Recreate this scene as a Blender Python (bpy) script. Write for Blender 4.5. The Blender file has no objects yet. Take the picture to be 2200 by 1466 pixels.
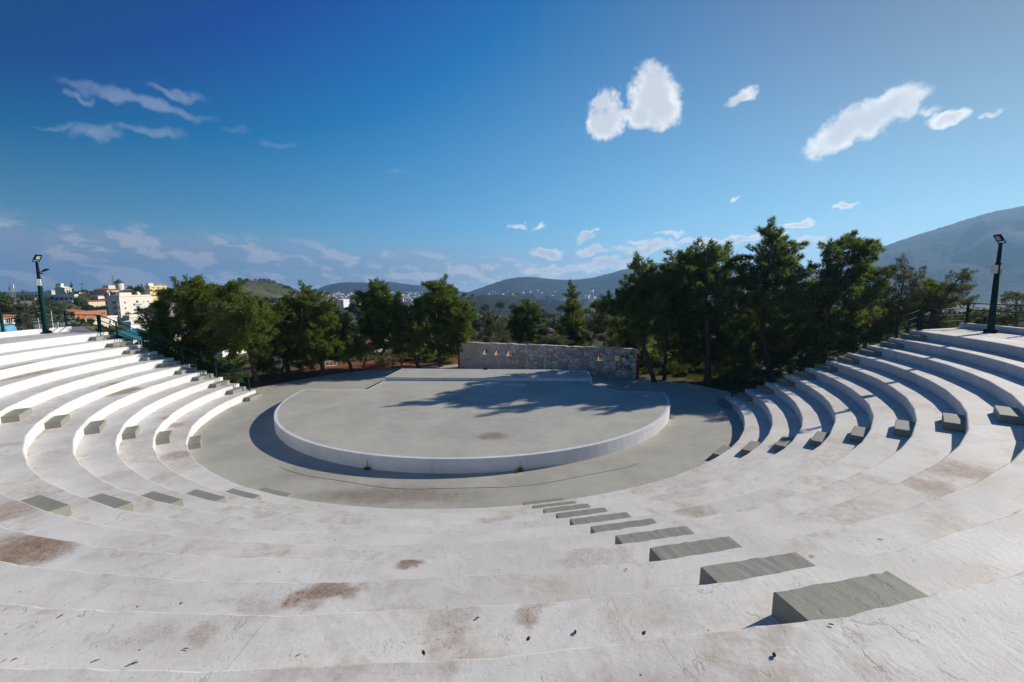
import bpy, bmesh, math, random
import numpy as np
from mathutils import Vector, Matrix

SC = bpy.context.scene
COL = SC.collection
rnd = random.Random(7)
R_ = math.radians

# ------------------------------------------------------------------ camera constants
F, PITCH, ROLL, H = 957.154, 0.117772, -0.010943, 6.3835      # focal in px of a 2200 px wide frame
CX, CY = -1.981, 25.4475                                      # centre of the arena
C = np.array([CX, CY])
R1, TD, TH = 13.7226, 1.00337, 0.4                            # first riser radius, tread depth, tier height
NT = 10
SUN_AZ, SUN_EL = 25.0, 27.0

def ray(u, v):
    du, dv = u - 1100, v - 733
    c, s = math.cos(ROLL), math.sin(ROLL)
    a, b = du*c + dv*s, -du*s + dv*c
    x, up = a/F, -b/F
    c, s = math.cos(PITCH), math.sin(PITCH)
    return np.array([x, c + up*s, -s + up*c])
def onz(u, v, z):
    d = ray(u, v); t = (z - H)/d[2]
    return np.array([0, 0, H]) + d*t
def ony(u, v, y):
    d = ray(u, v); t = y/d[1]
    return np.array([0, 0, H]) + d*t
def rad(t):
    return np.array([math.cos(t), math.sin(t)])

# ------------------------------------------------------------------ scene helpers
def tag(o, label=None, cat=None, group=None, kind=None):
    if label: o['label'] = label
    if cat: o['category'] = cat
    if group: o['group'] = group
    if kind: o['kind'] = kind
    return o
def thing(name, label, cat, loc=(0, 0, 0), rz=0, group=None):
    o = bpy.data.objects.new(name, None); COL.objects.link(o)
    o.location = loc; o.rotation_euler = (0, 0, rz); o.empty_display_size = .3
    return tag(o, label, cat, group)
def link(name, me, parent=None, local=False):
    o = bpy.data.objects.new(name, me); COL.objects.link(o)
    if parent is not None:
        o.parent = parent
        if not local:      # mesh given in world space
            M = Matrix.Translation(parent.location) @ parent.rotation_euler.to_matrix().to_4x4()
            o.matrix_parent_inverse = M.inverted()
    return o
def copy_tree(o, parent=None):
    c = o.copy(); COL.objects.link(c)
    if parent is not None: c.parent = parent
    for ch in list(o.children):
        copy_tree(ch, c)
    return c

class MB:
    """collects polygons and links them as ONE mesh object"""
    def __init__(s): s.v = []; s.f = []; s.m = []
    def add(s, verts, faces, mi=0):
        o = len(s.v); s.v += [tuple(map(float, p)) for p in verts]
        for f in faces: s.f.append(tuple(i + o for i in f)); s.m.append(mi)
    def box(s, c, size, rz=0, mi=0, rx=0, ry=0, M=None):
        hx, hy, hz = size[0]/2, size[1]/2, size[2]/2
        vs = [Vector((x, y, z)) for z in (-hz, hz) for y in (-hy, hy) for x in (-hx, hx)]
        if M is None: M = Matrix.Rotation(rz, 4, 'Z') @ Matrix.Rotation(ry, 4, 'Y') @ Matrix.Rotation(rx, 4, 'X')
        vs = [M @ v + Vector(c) for v in vs]
        s.add(vs, [(0, 2, 3, 1), (4, 5, 7, 6), (0, 1, 5, 4), (2, 6, 7, 3), (0, 4, 6, 2), (1, 3, 7, 5)], mi)
    def tube(s, pts, radii, n=8, mi=0, cap=True):
        pts = [Vector(p) for p in pts]
        if not hasattr(radii, '__len__'): radii = [radii]*len(pts)
        rings = []; ref = None
        for i, p in enumerate(pts):
            d = (pts[min(i+1, len(pts)-1)] - pts[max(i-1, 0)])
            if d.length < 1e-9: d = Vector((0, 0, 1))
            d.normalize()
            if ref is None:
                ref = Vector((1, 0, 0)) if abs(d.x) < .9 else Vector((0, 1, 0))
            a = (ref - d*ref.dot(d)).normalized(); b = d.cross(a); ref = a
            rings.append([p + (a*math.cos(2*math.pi*k/n) + b*math.sin(2*math.pi*k/n))*radii[i] for k in range(n)])
        vs = [q for r in rings for q in r]; fs = []
        for i in range(len(pts)-1):
            for k in range(n):
                fs.append((i*n+k, i*n+(k+1) % n, (i+1)*n+(k+1) % n, (i+1)*n+k))
        if cap:
            fs.append(tuple(range(n-1, -1, -1))); fs.append(tuple((len(pts)-1)*n + k for k in range(n)))
        s.add(vs, fs, mi)
    def prism(s, poly, z0, z1, mi=0, mi_top=None):
        n = len(poly)
        s.add([(p[0], p[1], z0) for p in poly] + [(p[0], p[1], z1) for p in poly],
              [(i, (i+1) % n, n+(i+1) % n, n+i) for i in range(n)] + [tuple(range(n-1, -1, -1))], mi)
        s.add([(p[0], p[1], z1) for p in poly], [tuple(range(n))], mi if mi_top is None else mi_top)
    def build(s, name, mats, parent=None, local=False, smooth=False):
        me = bpy.data.meshes.new(name)
        me.from_pydata(s.v, [], s.f)
        for m in (mats if isinstance(mats, (list, tuple)) else [mats]): me.materials.append(m)
        me.polygons.foreach_set('material_index', s.m)
        if smooth: me.polygons.foreach_set('use_smooth', [True]*len(s.f))
        me.update()
        return link(name, me, parent, local)
def bevel(o, w, seg=2):
    m = o.modifiers.new('edge', 'BEVEL'); m.width = w; m.segments = seg; m.limit_method = 'ANGLE'; m.angle_limit = R_(40)
    return o

# ------------------------------------------------------------------ material helpers
class NT_:
    def __init__(s, tree): s.t = tree
    def n(s, typ, ins=None, **props):
        nd = s.t.nodes.new(typ)
        for k, v in props.items(): setattr(nd, k, v)
        for k, v in (ins or {}).items():
            sock = nd.inputs[k]
            if isinstance(v, bpy.types.NodeSocket): s.t.links.new(v, sock)
            else: sock.default_value = v
        return nd
    def math(s, op, a, b=0.0, c=None, clamp=False):
        d = {0: a, 1: b}
        if c is not None: d[2] = c
        return s.n('ShaderNodeMath', d, operation=op, use_clamp=clamp).outputs[0]
    def noise(s, vec, scale, detail=4, rough=.55, dist=0, out=0):
        return s.n('ShaderNodeTexNoise', {'Vector': vec, 'Scale': scale, 'Detail': detail, 'Roughness': rough, 'Distortion': dist}).outputs[out]
    def ramp(s, x, a, b, lo=0.0, hi=1.0, smooth=True):
        return s.n('ShaderNodeMapRange', {0: x, 1: a, 2: b, 3: lo, 4: hi}, interpolation_type='SMOOTHSTEP' if smooth else 'LINEAR').outputs[0]
    def mix(s, f, a, b, mode='MIX'):
        nd = s.n('ShaderNodeMix', None, data_type='RGBA', blend_type=mode)
        for i, v in ((0, f), (6, a), (7, b)):
            if isinstance(v, bpy.types.NodeSocket): s.t.links.new(v, nd.inputs[i])
            else: nd.inputs[i].default_value = v if i == 0 else (v if len(v) == 4 else (*v, 1))
        return nd.outputs[2]
    def mapping(s, vec, loc=(0, 0, 0), rot=(0, 0, 0), scale=(1, 1, 1), typ='POINT'):
        return s.n('ShaderNodeMapping', {0: vec, 1: loc, 2: rot, 3: scale}, vector_type=typ).outputs[0]
MATS = {}
def newmat(name):
    m = bpy.data.materials.new(name); m.use_nodes = True
    t = m.node_tree; b = t.nodes['Principled BSDF']
    MATS[name] = m
    return m, NT_(t), b
def simple(name, col, rough=.7, var=.12, scale=3.0, metal=0.0, bump=0.0, bscale=40.0, spec=.3):
    m, n, b = newmat(name)
    geo = n.n('ShaderNodeNewGeometry').outputs['Position']
    x = n.noise(geo, scale, 5, .6)
    lo = tuple(c*(1-var) for c in col); hi = tuple(min(1, c*(1+var)) for c in col)
    n.t.links.new(n.mix(x, lo, hi), b.inputs['Base Color'])
    b.inputs['Roughness'].default_value = rough; b.inputs['Metallic'].default_value = metal
    b.inputs['Specular IOR Level'].default_value = spec
    if bump:
        bm = n.n('ShaderNodeBump', {'Height': n.noise(geo, bscale, 4), 'Strength': bump, 'Distance': .02})
        n.t.links.new(bm.outputs[0], b.inputs['Normal'])
    return m

def tier_of(u, v):
    for k in range(NT, -1, -1):
        P = onz(u, v, k*TH); r = math.hypot(*(P[:2]-C))
        if k == 0: return 0, P
        if R1+(k-1)*TD <= r <= R1+k*TD + (4 if k == NT else 0): return k, P
def stain_field(n, geo, stains, z=None):
    """dirt patches that lie on the concrete at fixed places in the arena"""
    acc = None
    wob = n.noise(geo, 1.3, 4, .6, out=1)
    off = n.n('ShaderNodeVectorMath', {0: wob, 1: (.5, .5, .5)}, operation='SUBTRACT').outputs[0]
    off = n.n('ShaderNodeVectorMath', {0: off, 3: 1.1}, operation='SCALE').outputs[0]
    pos = n.n('ShaderNodeVectorMath', {0: geo, 1: off}, operation='ADD').outputs[0]
    for (u, v, hx, hy, st) in stains:
        if z is None: k, P = tier_of(u, v); zz = k*TH
        else: zz = z; P = onz(u, v, z)
        A = onz(u+hx, v, zz); B = onz(u, v-hy, zz)
        L = np.hypot(*(A-P)[:2]); W = np.hypot(*(B-P)[:2])
        if z is None and k > 0: W = min(W, .55); 
        d = P[:2]-C
        ang = math.atan2(d[1], d[0])+math.pi/2 if z is None else math.atan2((A-P)[1], (A-P)[0])
        L, W = max(L, .15), max(W, .15)
        e1 = np.array([math.cos(ang)/L, math.sin(ang)/L, 0]); e2 = np.array([-math.sin(ang)/W, math.cos(ang)/W, 0])
        p = n.math('SUBTRACT', n.n('ShaderNodeVectorMath', {0: pos, 1: tuple(e1)}, operation='DOT_PRODUCT').outputs['Value'], float(P@e1))
        q = n.math('SUBTRACT', n.n('ShaderNodeVectorMath', {0: pos, 1: tuple(e2)}, operation='DOT_PRODUCT').outputs['Value'], float(P@e2))
        l = n.math('MULTIPLY_ADD', p, p, n.math('MULTIPLY', q, q))
        x = n.ramp(l, 2.0, .05, 0, st)
        acc = x if acc is None else n.math('MAXIMUM', acc, x)
    return acc

TREAD_STAINS = [(60, 1178, 110, 40, 1), (30, 1098, 70, 28, .75), (700, 1285, 75, 26, 1), (560, 1295, 90, 22, .55), (430, 1368, 45, 32, .6), (270, 1374, 75, 22, .4),
    (975, 1325, 55, 24, .55), (1180, 1333, 42, 28, .8), (1010, 1372, 80, 26, .35), (880, 1216, 26, 13, 1), (1270, 1194, 100, 18, .55), (1065, 1113, 50, 7, .6), (570, 1102, 42, 7, .55),
    (1500, 1098, 50, 12, .7), (1595, 1086, 45, 9, .5), (1430, 1067, 50, 10, .5), (2070, 1010, 70, 40, .85), (2010, 1048, 50, 22, .75), (1905, 842, 45, 38, .7),
    (262, 842, 52, 9, 1), (60, 805, 70, 7, .9), (372, 915, 20, 10, .8), (112, 982, 45, 15, .45), (245, 1024, 35, 18, .5), (340, 1028, 26, 9, .5), (378, 978, 30, 22, .7),
    (12, 957, 28, 9, .6), (310, 1235, 60, 10, .25), (1680, 1345, 25, 12, .3), (1890, 1430, 40, 8, .35), (1640, 1065, 60, 12, .3), (860, 1430, 140, 14, .4), (640, 1420, 60, 14, .4)]
FLOOR_STAINS = [(850, 1062, 180, 18, .8), (545, 905, 26, 32, .45), (620, 870, 50, 12, .3), (700, 1020, 120, 10, .4), (1120, 1060, 60, 8, .15), (900, 1010, 90, 8, .5)]

def paint_mat(name, base, worn, stains, cracks=0.0, z=None, dirt=(.27, .158, .088), warm=.35, speck=1.0, bump=.35):
    m, n, b = newmat(name)
    geo = n.n('ShaderNodeNewGeometry').outputs['Position']
    big = n.noise(geo, .55, 5, .6)
    mid = n.noise(geo, 3.2, 6, .62)
    fine = n.noise(geo, 26, 5, .7)
    col = n.mix(n.ramp(big, .35, .68), base, worn)
    wf = n.math('MULTIPLY', n.ramp(n.noise(geo, 1.1, 6, .65, .6), .5, .72), warm)
    col = n.mix(wf, col, tuple(base[i]*(.93, .80, .68)[i] for i in range(3)))
    if stains and z is None:
        # broad tan wear, and dirt that gathers along the foot of each riser
        tan = n.math('MULTIPLY', n.ramp(n.noise(geo, .42, 7, .68, .8), .47, .63), n.ramp(n.noise(geo, 5.5, 6, .7), .30, .72))
        col = n.mix(n.math('MULTIPLY', tan, .80), col, (.45, .365, .27))
        rr_ = n.n('ShaderNodeVectorMath', {0: n.n('ShaderNodeVectorMath', {0: geo, 1: (1, 1, 0)}, operation='MULTIPLY').outputs[0], 1: (CX, CY, 0)}, operation='DISTANCE').outputs['Value']
        fr = n.math('FRACT', n.math('MULTIPLY', n.math('SUBTRACT', rr_, R1+.06), 1/TD))
        foot = n.math('MULTIPLY', n.ramp(fr, .78, 1.0), n.ramp(n.noise(geo, .9, 6, .7), .48, .66))
        col = n.mix(n.math('MULTIPLY', foot, .6), col, (.30, .215, .16))
        ang = n.n('ShaderNodeMath', {0: n.math('SUBTRACT', n.n('ShaderNodeSeparateXYZ', {0: geo}).outputs[1], CY), 1: n.math('SUBTRACT', n.n('ShaderNodeSeparateXYZ', {0: geo}).outputs[0], CX)}, operation='ARCTAN2').outputs[0]
        jt = n.math('MULTIPLY', n.math('ABSOLUTE', n.math('SUBTRACT', n.math('FRACT', n.math('MULTIPLY_ADD', ang, 7.3, n.math('MULTIPLY', n.noise(geo, 1.5, 3), .03))), .5)), rr_)
        jt = n.math('MULTIPLY', n.ramp(jt, .055, .02), n.ramp(n.noise(geo, 1.2, 3), .42, .56))
        col = n.mix(n.math('MULTIPLY', jt, .32), col, (.24, .20, .165))
        lip = n.math('MULTIPLY', n.ramp(fr, .12, .0), n.ramp(n.noise(geo, 7, 6, .75), .55, .68))
        col = n.mix(n.math('MULTIPLY', lip, .5), col, (.40, .36, .31))
    col = n.mix(n.math('MULTIPLY', n.ramp(mid, .45, .75), .30), col, tuple(c*.72 for c in worn))
    col = n.mix(n.math('MULTIPLY', n.ramp(fine, .52, .72), .30), col, tuple(c*.6 for c in worn))
    col = n.mix(n.math('MULTIPLY', n.ramp(n.noise(geo, 95, 3, .6), .56, .70), .28*speck), col, tuple(c*.5 for c in worn))
    if stains:
        st = stain_field(n, geo, stains, z)
        br = n.noise(geo, 6.5, 7, .72)
        f = n.math('MULTIPLY', st, n.ramp(n.math('ADD', n.math('MULTIPLY_ADD', n.noise(geo, 30, 3, .7), .35, n.math('MULTIPLY', br, .65)), n.math('MULTIPLY', st, .35)), .40, .98), clamp=True)
        col = n.mix(n.math('MULTIPLY', f, .92, clamp=True), col, dirt)
        # the crumbly dark grains that sit in the dirt
        gr = n.ramp(n.noise(geo, 42, 3, .6), .54, .63)
        col = n.mix(n.math('MULTIPLY', n.math('MULTIPLY', gr, f), .75, clamp=True), col, tuple(c*.38 for c in dirt))
    if name.startswith('white riser'):
        # rain streaks below the lips and splashes along the foot
        sv = n.noise(n.mapping(geo, scale=(3.2, 3.2, .35)), 1.6, 5, .65)
        col = n.mix(n.math('MULTIPLY', n.ramp(sv, .54, .70), .32), col, (.47, .43, .37))
    # small dark specks of grit
    vo = n.n('ShaderNodeTexVoronoi', {'Vector': geo, 'Scale': 6.0, 'Randomness': 1.0})
    sp = n.math('MULTIPLY', n.ramp(vo.outputs['Distance'], .075, .045), n.ramp(n.noise(geo, .8, 3), .46, .55))
    col = n.mix(n.math('MULTIPLY', sp, .85*speck), col, (.05, .042, .036))
    vo2 = n.n('ShaderNodeTexVoronoi', {'Vector': geo, 'Scale': 17.0, 'Randomness': 1.0})
    sp2 = n.math('MULTIPLY', n.ramp(vo2.outputs['Distance'], .10, .05), n.ramp(n.noise(geo, 2.1, 4), .55, .66))
    col = n.mix(n.math('MULTIPLY', sp2, .6*speck), col, (.10, .085, .075))
    hgt = n.math('ADD', n.math('MULTIPLY', mid, .5), n.math('MULTIPLY', fine, .5))
    pit = n.ramp(n.noise(geo, 13, 3, .5), .60, .72)
    hgt = n.math('SUBTRACT', hgt, n.math('MULTIPLY', pit, .35))
    if cracks:
        w = n.noise(geo, 2.0, 5, .6, out=1)
        w = n.n('ShaderNodeVectorMath', {0: w, 3: .5}, operation='SCALE').outputs[0]
        p = n.n('ShaderNodeVectorMath', {0: geo, 1: w}, operation='ADD').outputs[0]
        # hand-trowelled mortar: ridges that run out from the arena, and a few open cracks along them
        q = n.mapping(p, (0, 0, 0), (0, 0, R_(-18)), (4.2, .8, 1))
        v1 = n.n('ShaderNodeTexVoronoi', {'Vector': q, 'Scale': .9}, feature='DISTANCE_TO_EDGE').outputs['Distance']
        cm = n.ramp(n.noise(geo, .9, 4), .56, .66)
        cr = n.math('MULTIPLY', n.ramp(v1, .020, .004), cm)
        v2 = n.n('ShaderNodeTexVoronoi', {'Vector': q, 'Scale': 3.0}, feature='DISTANCE_TO_EDGE').outputs['Distance']
        cr2 = n.math('MULTIPLY', n.ramp(v2, .045, .012), n.ramp(n.noise(geo, 3.0, 4), .56, .63))
        cr = n.math('MAXIMUM', cr, n.math('MULTIPLY', cr2, .7))
        col = n.mix(n.math('MULTIPLY', cr, cracks), col, (.13, .115, .10))
        q3 = n.mapping(p, (0, 0, 0), (0, 0, R_(-18)), (9, 2.2, 4))
        hgt = n.math('ADD', hgt, n.math('MULTIPLY', n.noise(q3, 1.6, 5, .6), n.ramp(n.n('ShaderNodeSeparateXYZ', {0: geo}).outputs[0], -1.0, 2.5, .15, 1.1)))
        hgt = n.math('SUBTRACT', hgt, n.math('MULTIPLY', cr, .9))
    n.t.links.new(col, b.inputs['Base Color'])
    b.inputs['Roughness'].default_value = .7; b.inputs['Specular IOR Level'].default_value = .28
    bm = n.n('ShaderNodeBump', {'Height': hgt, 'Strength': bump, 'Distance': .03})
    n.t.links.new(bm.outputs[0], b.inputs['Normal'])
    return m

M_TREAD = paint_mat('worn white tread paint', (.73, .70, .655), (.63, .60, .56), TREAD_STAINS, cracks=.2, bump=.14)
M_TOP = paint_mat('rough white mortar tread', (.765, .73, .68), (.655, .62, .575), TREAD_STAINS, cracks=.35, bump=.17)
M_RISER = paint_mat('white riser paint', (.70, .71, .72), (.63, .64, .655), None, warm=.08, speck=.12, bump=.2)
M_GREY = paint_mat('grey green floor paint', (.46, .44, .37), (.38, .365, .31), FLOOR_STAINS, z=0.0, dirt=(.20, .14, .095), warm=.25, speck=.45, bump=.25)
M_DECK = paint_mat('grey green deck paint', (.50, .48, .41), (.42, .405, .35), [(1055, 938, 30, 8, .9), (720, 880, 18, 22, .3), (740, 915, 60, 10, .3), (1160, 834, 48, 12, .5), (1270, 858, 26, 6, .4)], z=.53, dirt=(.25, .16, .12), warm=.2, speck=.3, bump=.25)
M_STEP = paint_mat('grey green step paint', (.30, .297, .252), (.255, .253, .215), None, cracks=0, warm=.25, speck=.6, bump=.30)

# ------------------------------------------------------------------ ground sheet
def smooth(a, b, x):
    t = np.clip((x-a)/(b-a), 0, 1); return t*t*(3-2*t)
def vnoise(x, y, s, seed=0):
    """smooth value noise for terrain"""
    x = np.asarray(x, float)/s; y = np.asarray(y, float)/s
    xi = np.floor(x).astype(int); yi = np.floor(y).astype(int); fx = x-xi; fy = y-yi
    fx = fx*fx*(3-2*fx); fy = fy*fy*(3-2*fy)
    def h(i, j):
        k = (i*374761393 + j*668265263 + seed*982451653) & 0x7fffffff
        k = ((k ^ (k >> 13))*1274126177) & 0x7fffffff
        return ((k ^ (k >> 16)) & 0xffff)/65535.0
    return (h(xi, yi)*(1-fx)+h(xi+1, yi)*fx)*(1-fy) + (h(xi, yi+1)*(1-fx)+h(xi+1, yi+1)*fx)*fy
def zt(x, y):
    x = np.asarray(x, float); y = np.asarray(y, float)
    d = np.hypot(x-CX, y-CY); r = np.hypot(x, y)
    base = -.06 - 5.5*smooth(19, 62, d) - 29*smooth(60, 430, d)
    # the town climbs the slope on the left
    az = np.arctan2(x, np.maximum(y, 1e-3)); az = np.where(y < 0, np.where(x < 0, -math.pi/2, math.pi/2), az)
    t1 = -8.5 + 17*smooth(285, 415, r) - .06*np.clip(r-440, 0, 800)
    t2 = -1.5 + .02*(r-150) - .07*np.clip(r-440, 0, 800)
    w2 = smooth(-.725, -.80, az); far = t1*(1-w2) + t2*w2
    town = (-.06 - 3.0*smooth(19, 60, d))*(1-smooth(70, 190, r)) + far*smooth(70, 190, r)
    w = smooth(-.34, -.62, az)
    z = base*(1-w) + town*w
    side = smooth(.75, 1.0, az)
    z = z*(1-side) + (-.06 - 14*smooth(30, 420, d))*side
    # knoll with the house on top
    z = z + 38*np.exp(-(((x+322)/62)**2 + ((y-600)/85)**2))
    n = (vnoise(x, y, 37, 3)-.5)*3.0*smooth(60, 200, d) + (vnoise(x, y, 9, 5)-.5)*.5*smooth(24, 60, d) + (vnoise(x, y, 2.3, 6)-.5)*.10*smooth(15.5, 20, d)
    return z+n
def ground_mat():
    m, n, b = newmat('dry ground')
    geo = n.n('ShaderNodeNewGeometry').outputs['Position']
    a = n.noise(geo, .02, 6, .6); c = n.noise(geo, .25, 6, .65); e = n.noise(geo, 3.5, 5, .65)
    needles = n.mix(n.ramp(e, .35, .7), (.27, .105, .045), (.15, .07, .038))
    grass = n.mix(n.ramp(c, .4, .62), (.055, .075, .022), (.10, .105, .045))
    field = n.mix(n.ramp(a, .42, .60), grass, (.17, .125, .075))
    field = n.mix(n.math('MULTIPLY', n.ramp(n.noise(geo, .11, 6, .7), .52, .60), .8), field, (.028, .042, .018))
    dv = n.n('ShaderNodeVectorMath', {0: geo, 1: (CX, CY, 0)}, operation='DISTANCE').outputs['Value']
    dv = n.math('ADD', dv, n.math('MULTIPLY', n.noise(geo, .45, 4), 7))
    rightside = n.ramp(n.n('ShaderNodeSeparateXYZ', {0: geo}).outputs[0], 4, 9)
    f = n.math('MAXIMUM', n.ramp(dv, 22.5, 26), rightside)
    n.t.links.new(n.mix(f, needles, field), b.inputs['Base Color'])
    b.inputs['Roughness'].default_value = .95; b.inputs['Specular IOR Level'].default_value = .1
    bm = n.n('ShaderNodeBump', {'Height': n.noise(geo, 9, 5, .7), 'Strength': .8, 'Distance': .06})
    n.t.links.new(bm.outputs[0], b.inputs['Normal'])
    return m
def polar_sheet(name, mat, rs, angs, zf, centre, parent=None, closed=False):
    A, Rr = np.meshgrid(angs, rs)
    X = centre[0] + Rr*np.cos(A); Y = centre[1] + Rr*np.sin(A); Z = zf(X, Y, A, Rr)
    nr, na = A.shape
    v = np.stack([X, Y, Z], -1).reshape(-1, 3)
    f = []
    for i in range(nr-1):
        for j in range(na if closed else na-1):
            j2 = (j+1) % na
            f.append((i*na+j, i*na+j2, (i+1)*na+j2, (i+1)*na+j))
    me = bpy.data.meshes.new(name); me.from_pydata(v.tolist(), [], f); me.materials.append(mat)
    me.polygons.foreach_set('use_smooth', [True]*len(f)); me.update()
    return link(name, me, parent)
rs = np.concatenate([[.01, 8, 13, 15, 16], np.geomspace(17, 60, 22), np.geomspace(63, 3300, 60)])
tag(polar_sheet('ground', ground_mat(), rs, np.linspace(0, 2*math.pi, 240, endpoint=False), lambda X, Y, A, Rr: zt(X, Y), C, closed=True), kind='structure')

# ------------------------------------------------------------------ arena floor
def floor_outline():
    pts = []
    for a, r in ((-8, 14.6), (-3, 15.2), (3, 15.2), (6, 15.0), (14.5, 14.1), (19, 13.0), (22, 12.35), (26, 12.2), (40, 12.4), (60, 12.4), (80, 12.3), (100, 12.4), (118, 12.5), (133, 13.5), (140, 14.05), (147, 14.5), (156, 14.75), (166, 15.5), (172, 15.9), (177, 15.0)):
        pts.append(C + rad(R_(a))*r)
    for a in range(182, 352, 4):
        pts.append(C + rad(R_(a))*14.2)
    return pts
mb = MB(); mb.prism(floor_outline(), -.35, 0.0)
tag(mb.build('arena_floor', M_GREY), kind='structure')
# a thin joint crack that follows the stage
mb = MB(); pr = None
for i in range(0, 61):
    a = R_(236 + i*1.13); r = 11.78 + .06*math.sin(i*.35) + rnd.uniform(-.012, .012)
    p0, p1 = C+rad(a)*r, C+rad(a)*(r+.022+rnd.uniform(-.006, .006))
    if pr: mb.add([(*pr[0], .004), (*p0, .004), (*p1, .004), (*pr[1], .004)], [(0, 1, 2, 3)])
    pr = (p0, p1)
tag(mb.build('floor_joint', simple('dark joint', (.07, .06, .05))), kind='structure')

# ------------------------------------------------------------------ seating
TL, OL, TR, OR = 3.08623, -.45626, -.09818, -.20962
def thL(r): return TL + math.asin(OL/r)
def thR(r): return TR + math.asin(OR/r) + 2*math.pi
def ring(k):
    """polyline of ring k (1..11): short straight formwork panels, never quite regular"""
    rr = random.Random(100+k)
    r = R1 + (k-1)*TD if k <= NT else 26.45
    a0, a1 = thL(r), thR(r)
    if k > NT: a0, a1 = R_(173.6), R_(357)
    n = 34
    pts = []
    for i in range(n+1):
        a = a0 + (a1-a0)*(i + (0 if i in (0, n) else rr.uniform(-.18, .18)))/n
        q = r + .025 + .10*max(0.0, -math.sin(a))**2 + (0 if i in (0, n) else rr.uniform(-.018, .018))
        pts.append(C + rad(a)*q)
    # finer points along each panel; near the camera every 12 cm
    out = []
    for i in range(n):
        p, q = pts[i], pts[i+1]
        L = np.hypot(*(q-p)); mid = (p+q)/2
        near = np.hypot(*mid) < 12
        m = max(1, int(L/(.12 if near else .8)))
        for j in range(m): out.append(p + (q-p)*j/m)
    out.append(pts[-1])
    return out
RINGS = [None] + [ring(k) for k in range(1, NT+2)]
seat = thing('amphitheatre_seating', 'white painted curved concrete seating tiers around the grey arena floor', 'amphitheatre', (CX, CY, 0))
def near_ring(p, ringpts):
    """point of a ring at the same bearing"""
    a = math.atan2(*(p-C)[::-1]) % (2*math.pi)
    return a
def ring_at(k, ang):
    """radius of ring k at bearing ang"""
    P = RINGS[k]
    A = RANG[k]
    i = min(max(np.searchsorted(A, ang)-1, 0), len(A)-2)
    p, q = P[i]-C, P[i+1]-C
    d = q-p; u = rad(ang)
    den = u[0]*d[1]-u[1]*d[0]
    return (p[0]*d[1]-p[1]*d[0])/den
RANG = [None] + [np.array([math.atan2(*(p-C)[::-1]) % (2*math.pi) for p in P]) for P in RINGS[1:]]
for k in range(1, NT+1):
    mb = MB(); P = RINGS[k]; z = k*TH; rr = random.Random(k)
    n = len(P); vs = []; cols = []
    for i, p in enumerate(P):
        u = (p-C)/np.hypot(*(p-C)); r = np.hypot(*(p-C)); ang = RANG[k][i]
        if k < NT: ro = R1 + k*TD + .18; 
        else: ro = 26.45
        near = np.hypot(*p) < 12
        jz = rr.uniform(-.006, .004) if near else 0; jr = rr.uniform(-.008, .008) if near else 0
        if k == NT:   # the top terrace runs a little further round at the back
            t = (ang-RANG[k][0])/(RANG[k][-1]-RANG[k][0]); a2 = R_(173.6) + t*(R_(357.2)-R_(173.6))
            po = C + rad(a2)*ro
        else:
            a0, a1 = thL(ro), thR(ro); t = (ang-RANG[k][0])/(RANG[k][-1]-RANG[k][0])
            po = C + rad(a0 + t*(a1-a0))*ro
        u2 = (po-p)/np.hypot(*(po-p))
        nin = max(1, 5 if near else 1)
        row = [(*(p + u*jr*.3), -1.0), (*(p + u*jr*.3), z-.40), (*(p + u*jr), z-.030+jz), (*(p+u*(.008+jr)), z-.010+jz), (*(p+u*(.030+jr)), z+jz*.5), (*(p+u*.09), z)]
        for q in range(1, nin+1):
            w = .09 + (np.hypot(*(po-p))-.09)*q/nin
            row.append((*(p+u2*w), z + ((vnoise(p[0]+q*3.1, p[1]+q*1.7, .6, 9)-.5)*.012 if near and q < nin else 0)))
        if k == NT: row += [(*po, -4.5)]
        cols.append(row)
    m = max(len(r) for r in cols)
    for i, row in enumerate(cols):
        while len(row) < m: row.insert(6, row[6])
    for row in cols: vs += row
    fr, ft = [], []
    for i in range(n-1):
        for j in range(m-1):
            f = (i*m+j, (i+1)*m+j, (i+1)*m+j+1, i*m+j+1)
            a, b = cols[i][j], cols[i][j+1]
            (fr if (j < 3 or (k == NT and j == m-2)) else ft).append(f[::-1])
    mb.add(vs, fr, 0); o = len(mb.v)
    mb.f += [f for f in ft]; mb.m += [1]*len(ft)
    for row in (cols[0], cols[-1]):           # end walls
        rr_ = row
        idx = list(rr_) + ([] if k == NT else [(rr_[-1][0], rr_[-1][1], -1.0)])
        mb.add(idx, [tuple(range(len(idx)))], 0)
    o = mb.build('seating_tier', [M_RISER, M_TOP if k >= 9 else M_TREAD], seat)
    bmm = bmesh.new(); bmm.from_mesh(o.data); bmesh.ops.remove_doubles(bmm, verts=bmm.verts, dist=1e-4)
    bmesh.ops.recalc_face_normals(bmm, faces=bmm.faces); bmm.to_mesh(o.data); bmm.free()
# kerb behind the top terrace
mb = MB(); a0, a1 = R_(173.9), R_(356.5); N = 44; pr = None
prof = [(26.08, 3.9), (26.08, 4.27), (26.10, 4.29), (26.34, 4.29), (26.36, 4.27), (26.36, 3.9)]
vs = []
for i in range(N+1):
    a = a0 + (a1-a0)*i/N
    for r, z in prof: vs.append((*(C+rad(a)*r), z))
m = len(prof); fs = [(i*m+j, i*m+j+1, (i+1)*m+j+1, (i+1)*m+j) for i in range(N) for j in range(m-1)]
fs += [tuple(range(m-1, -1, -1)), tuple(N*m+j for j in range(m))]
mb.add(vs, fs); mb.build('kerb', M_RISER, seat)

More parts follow.
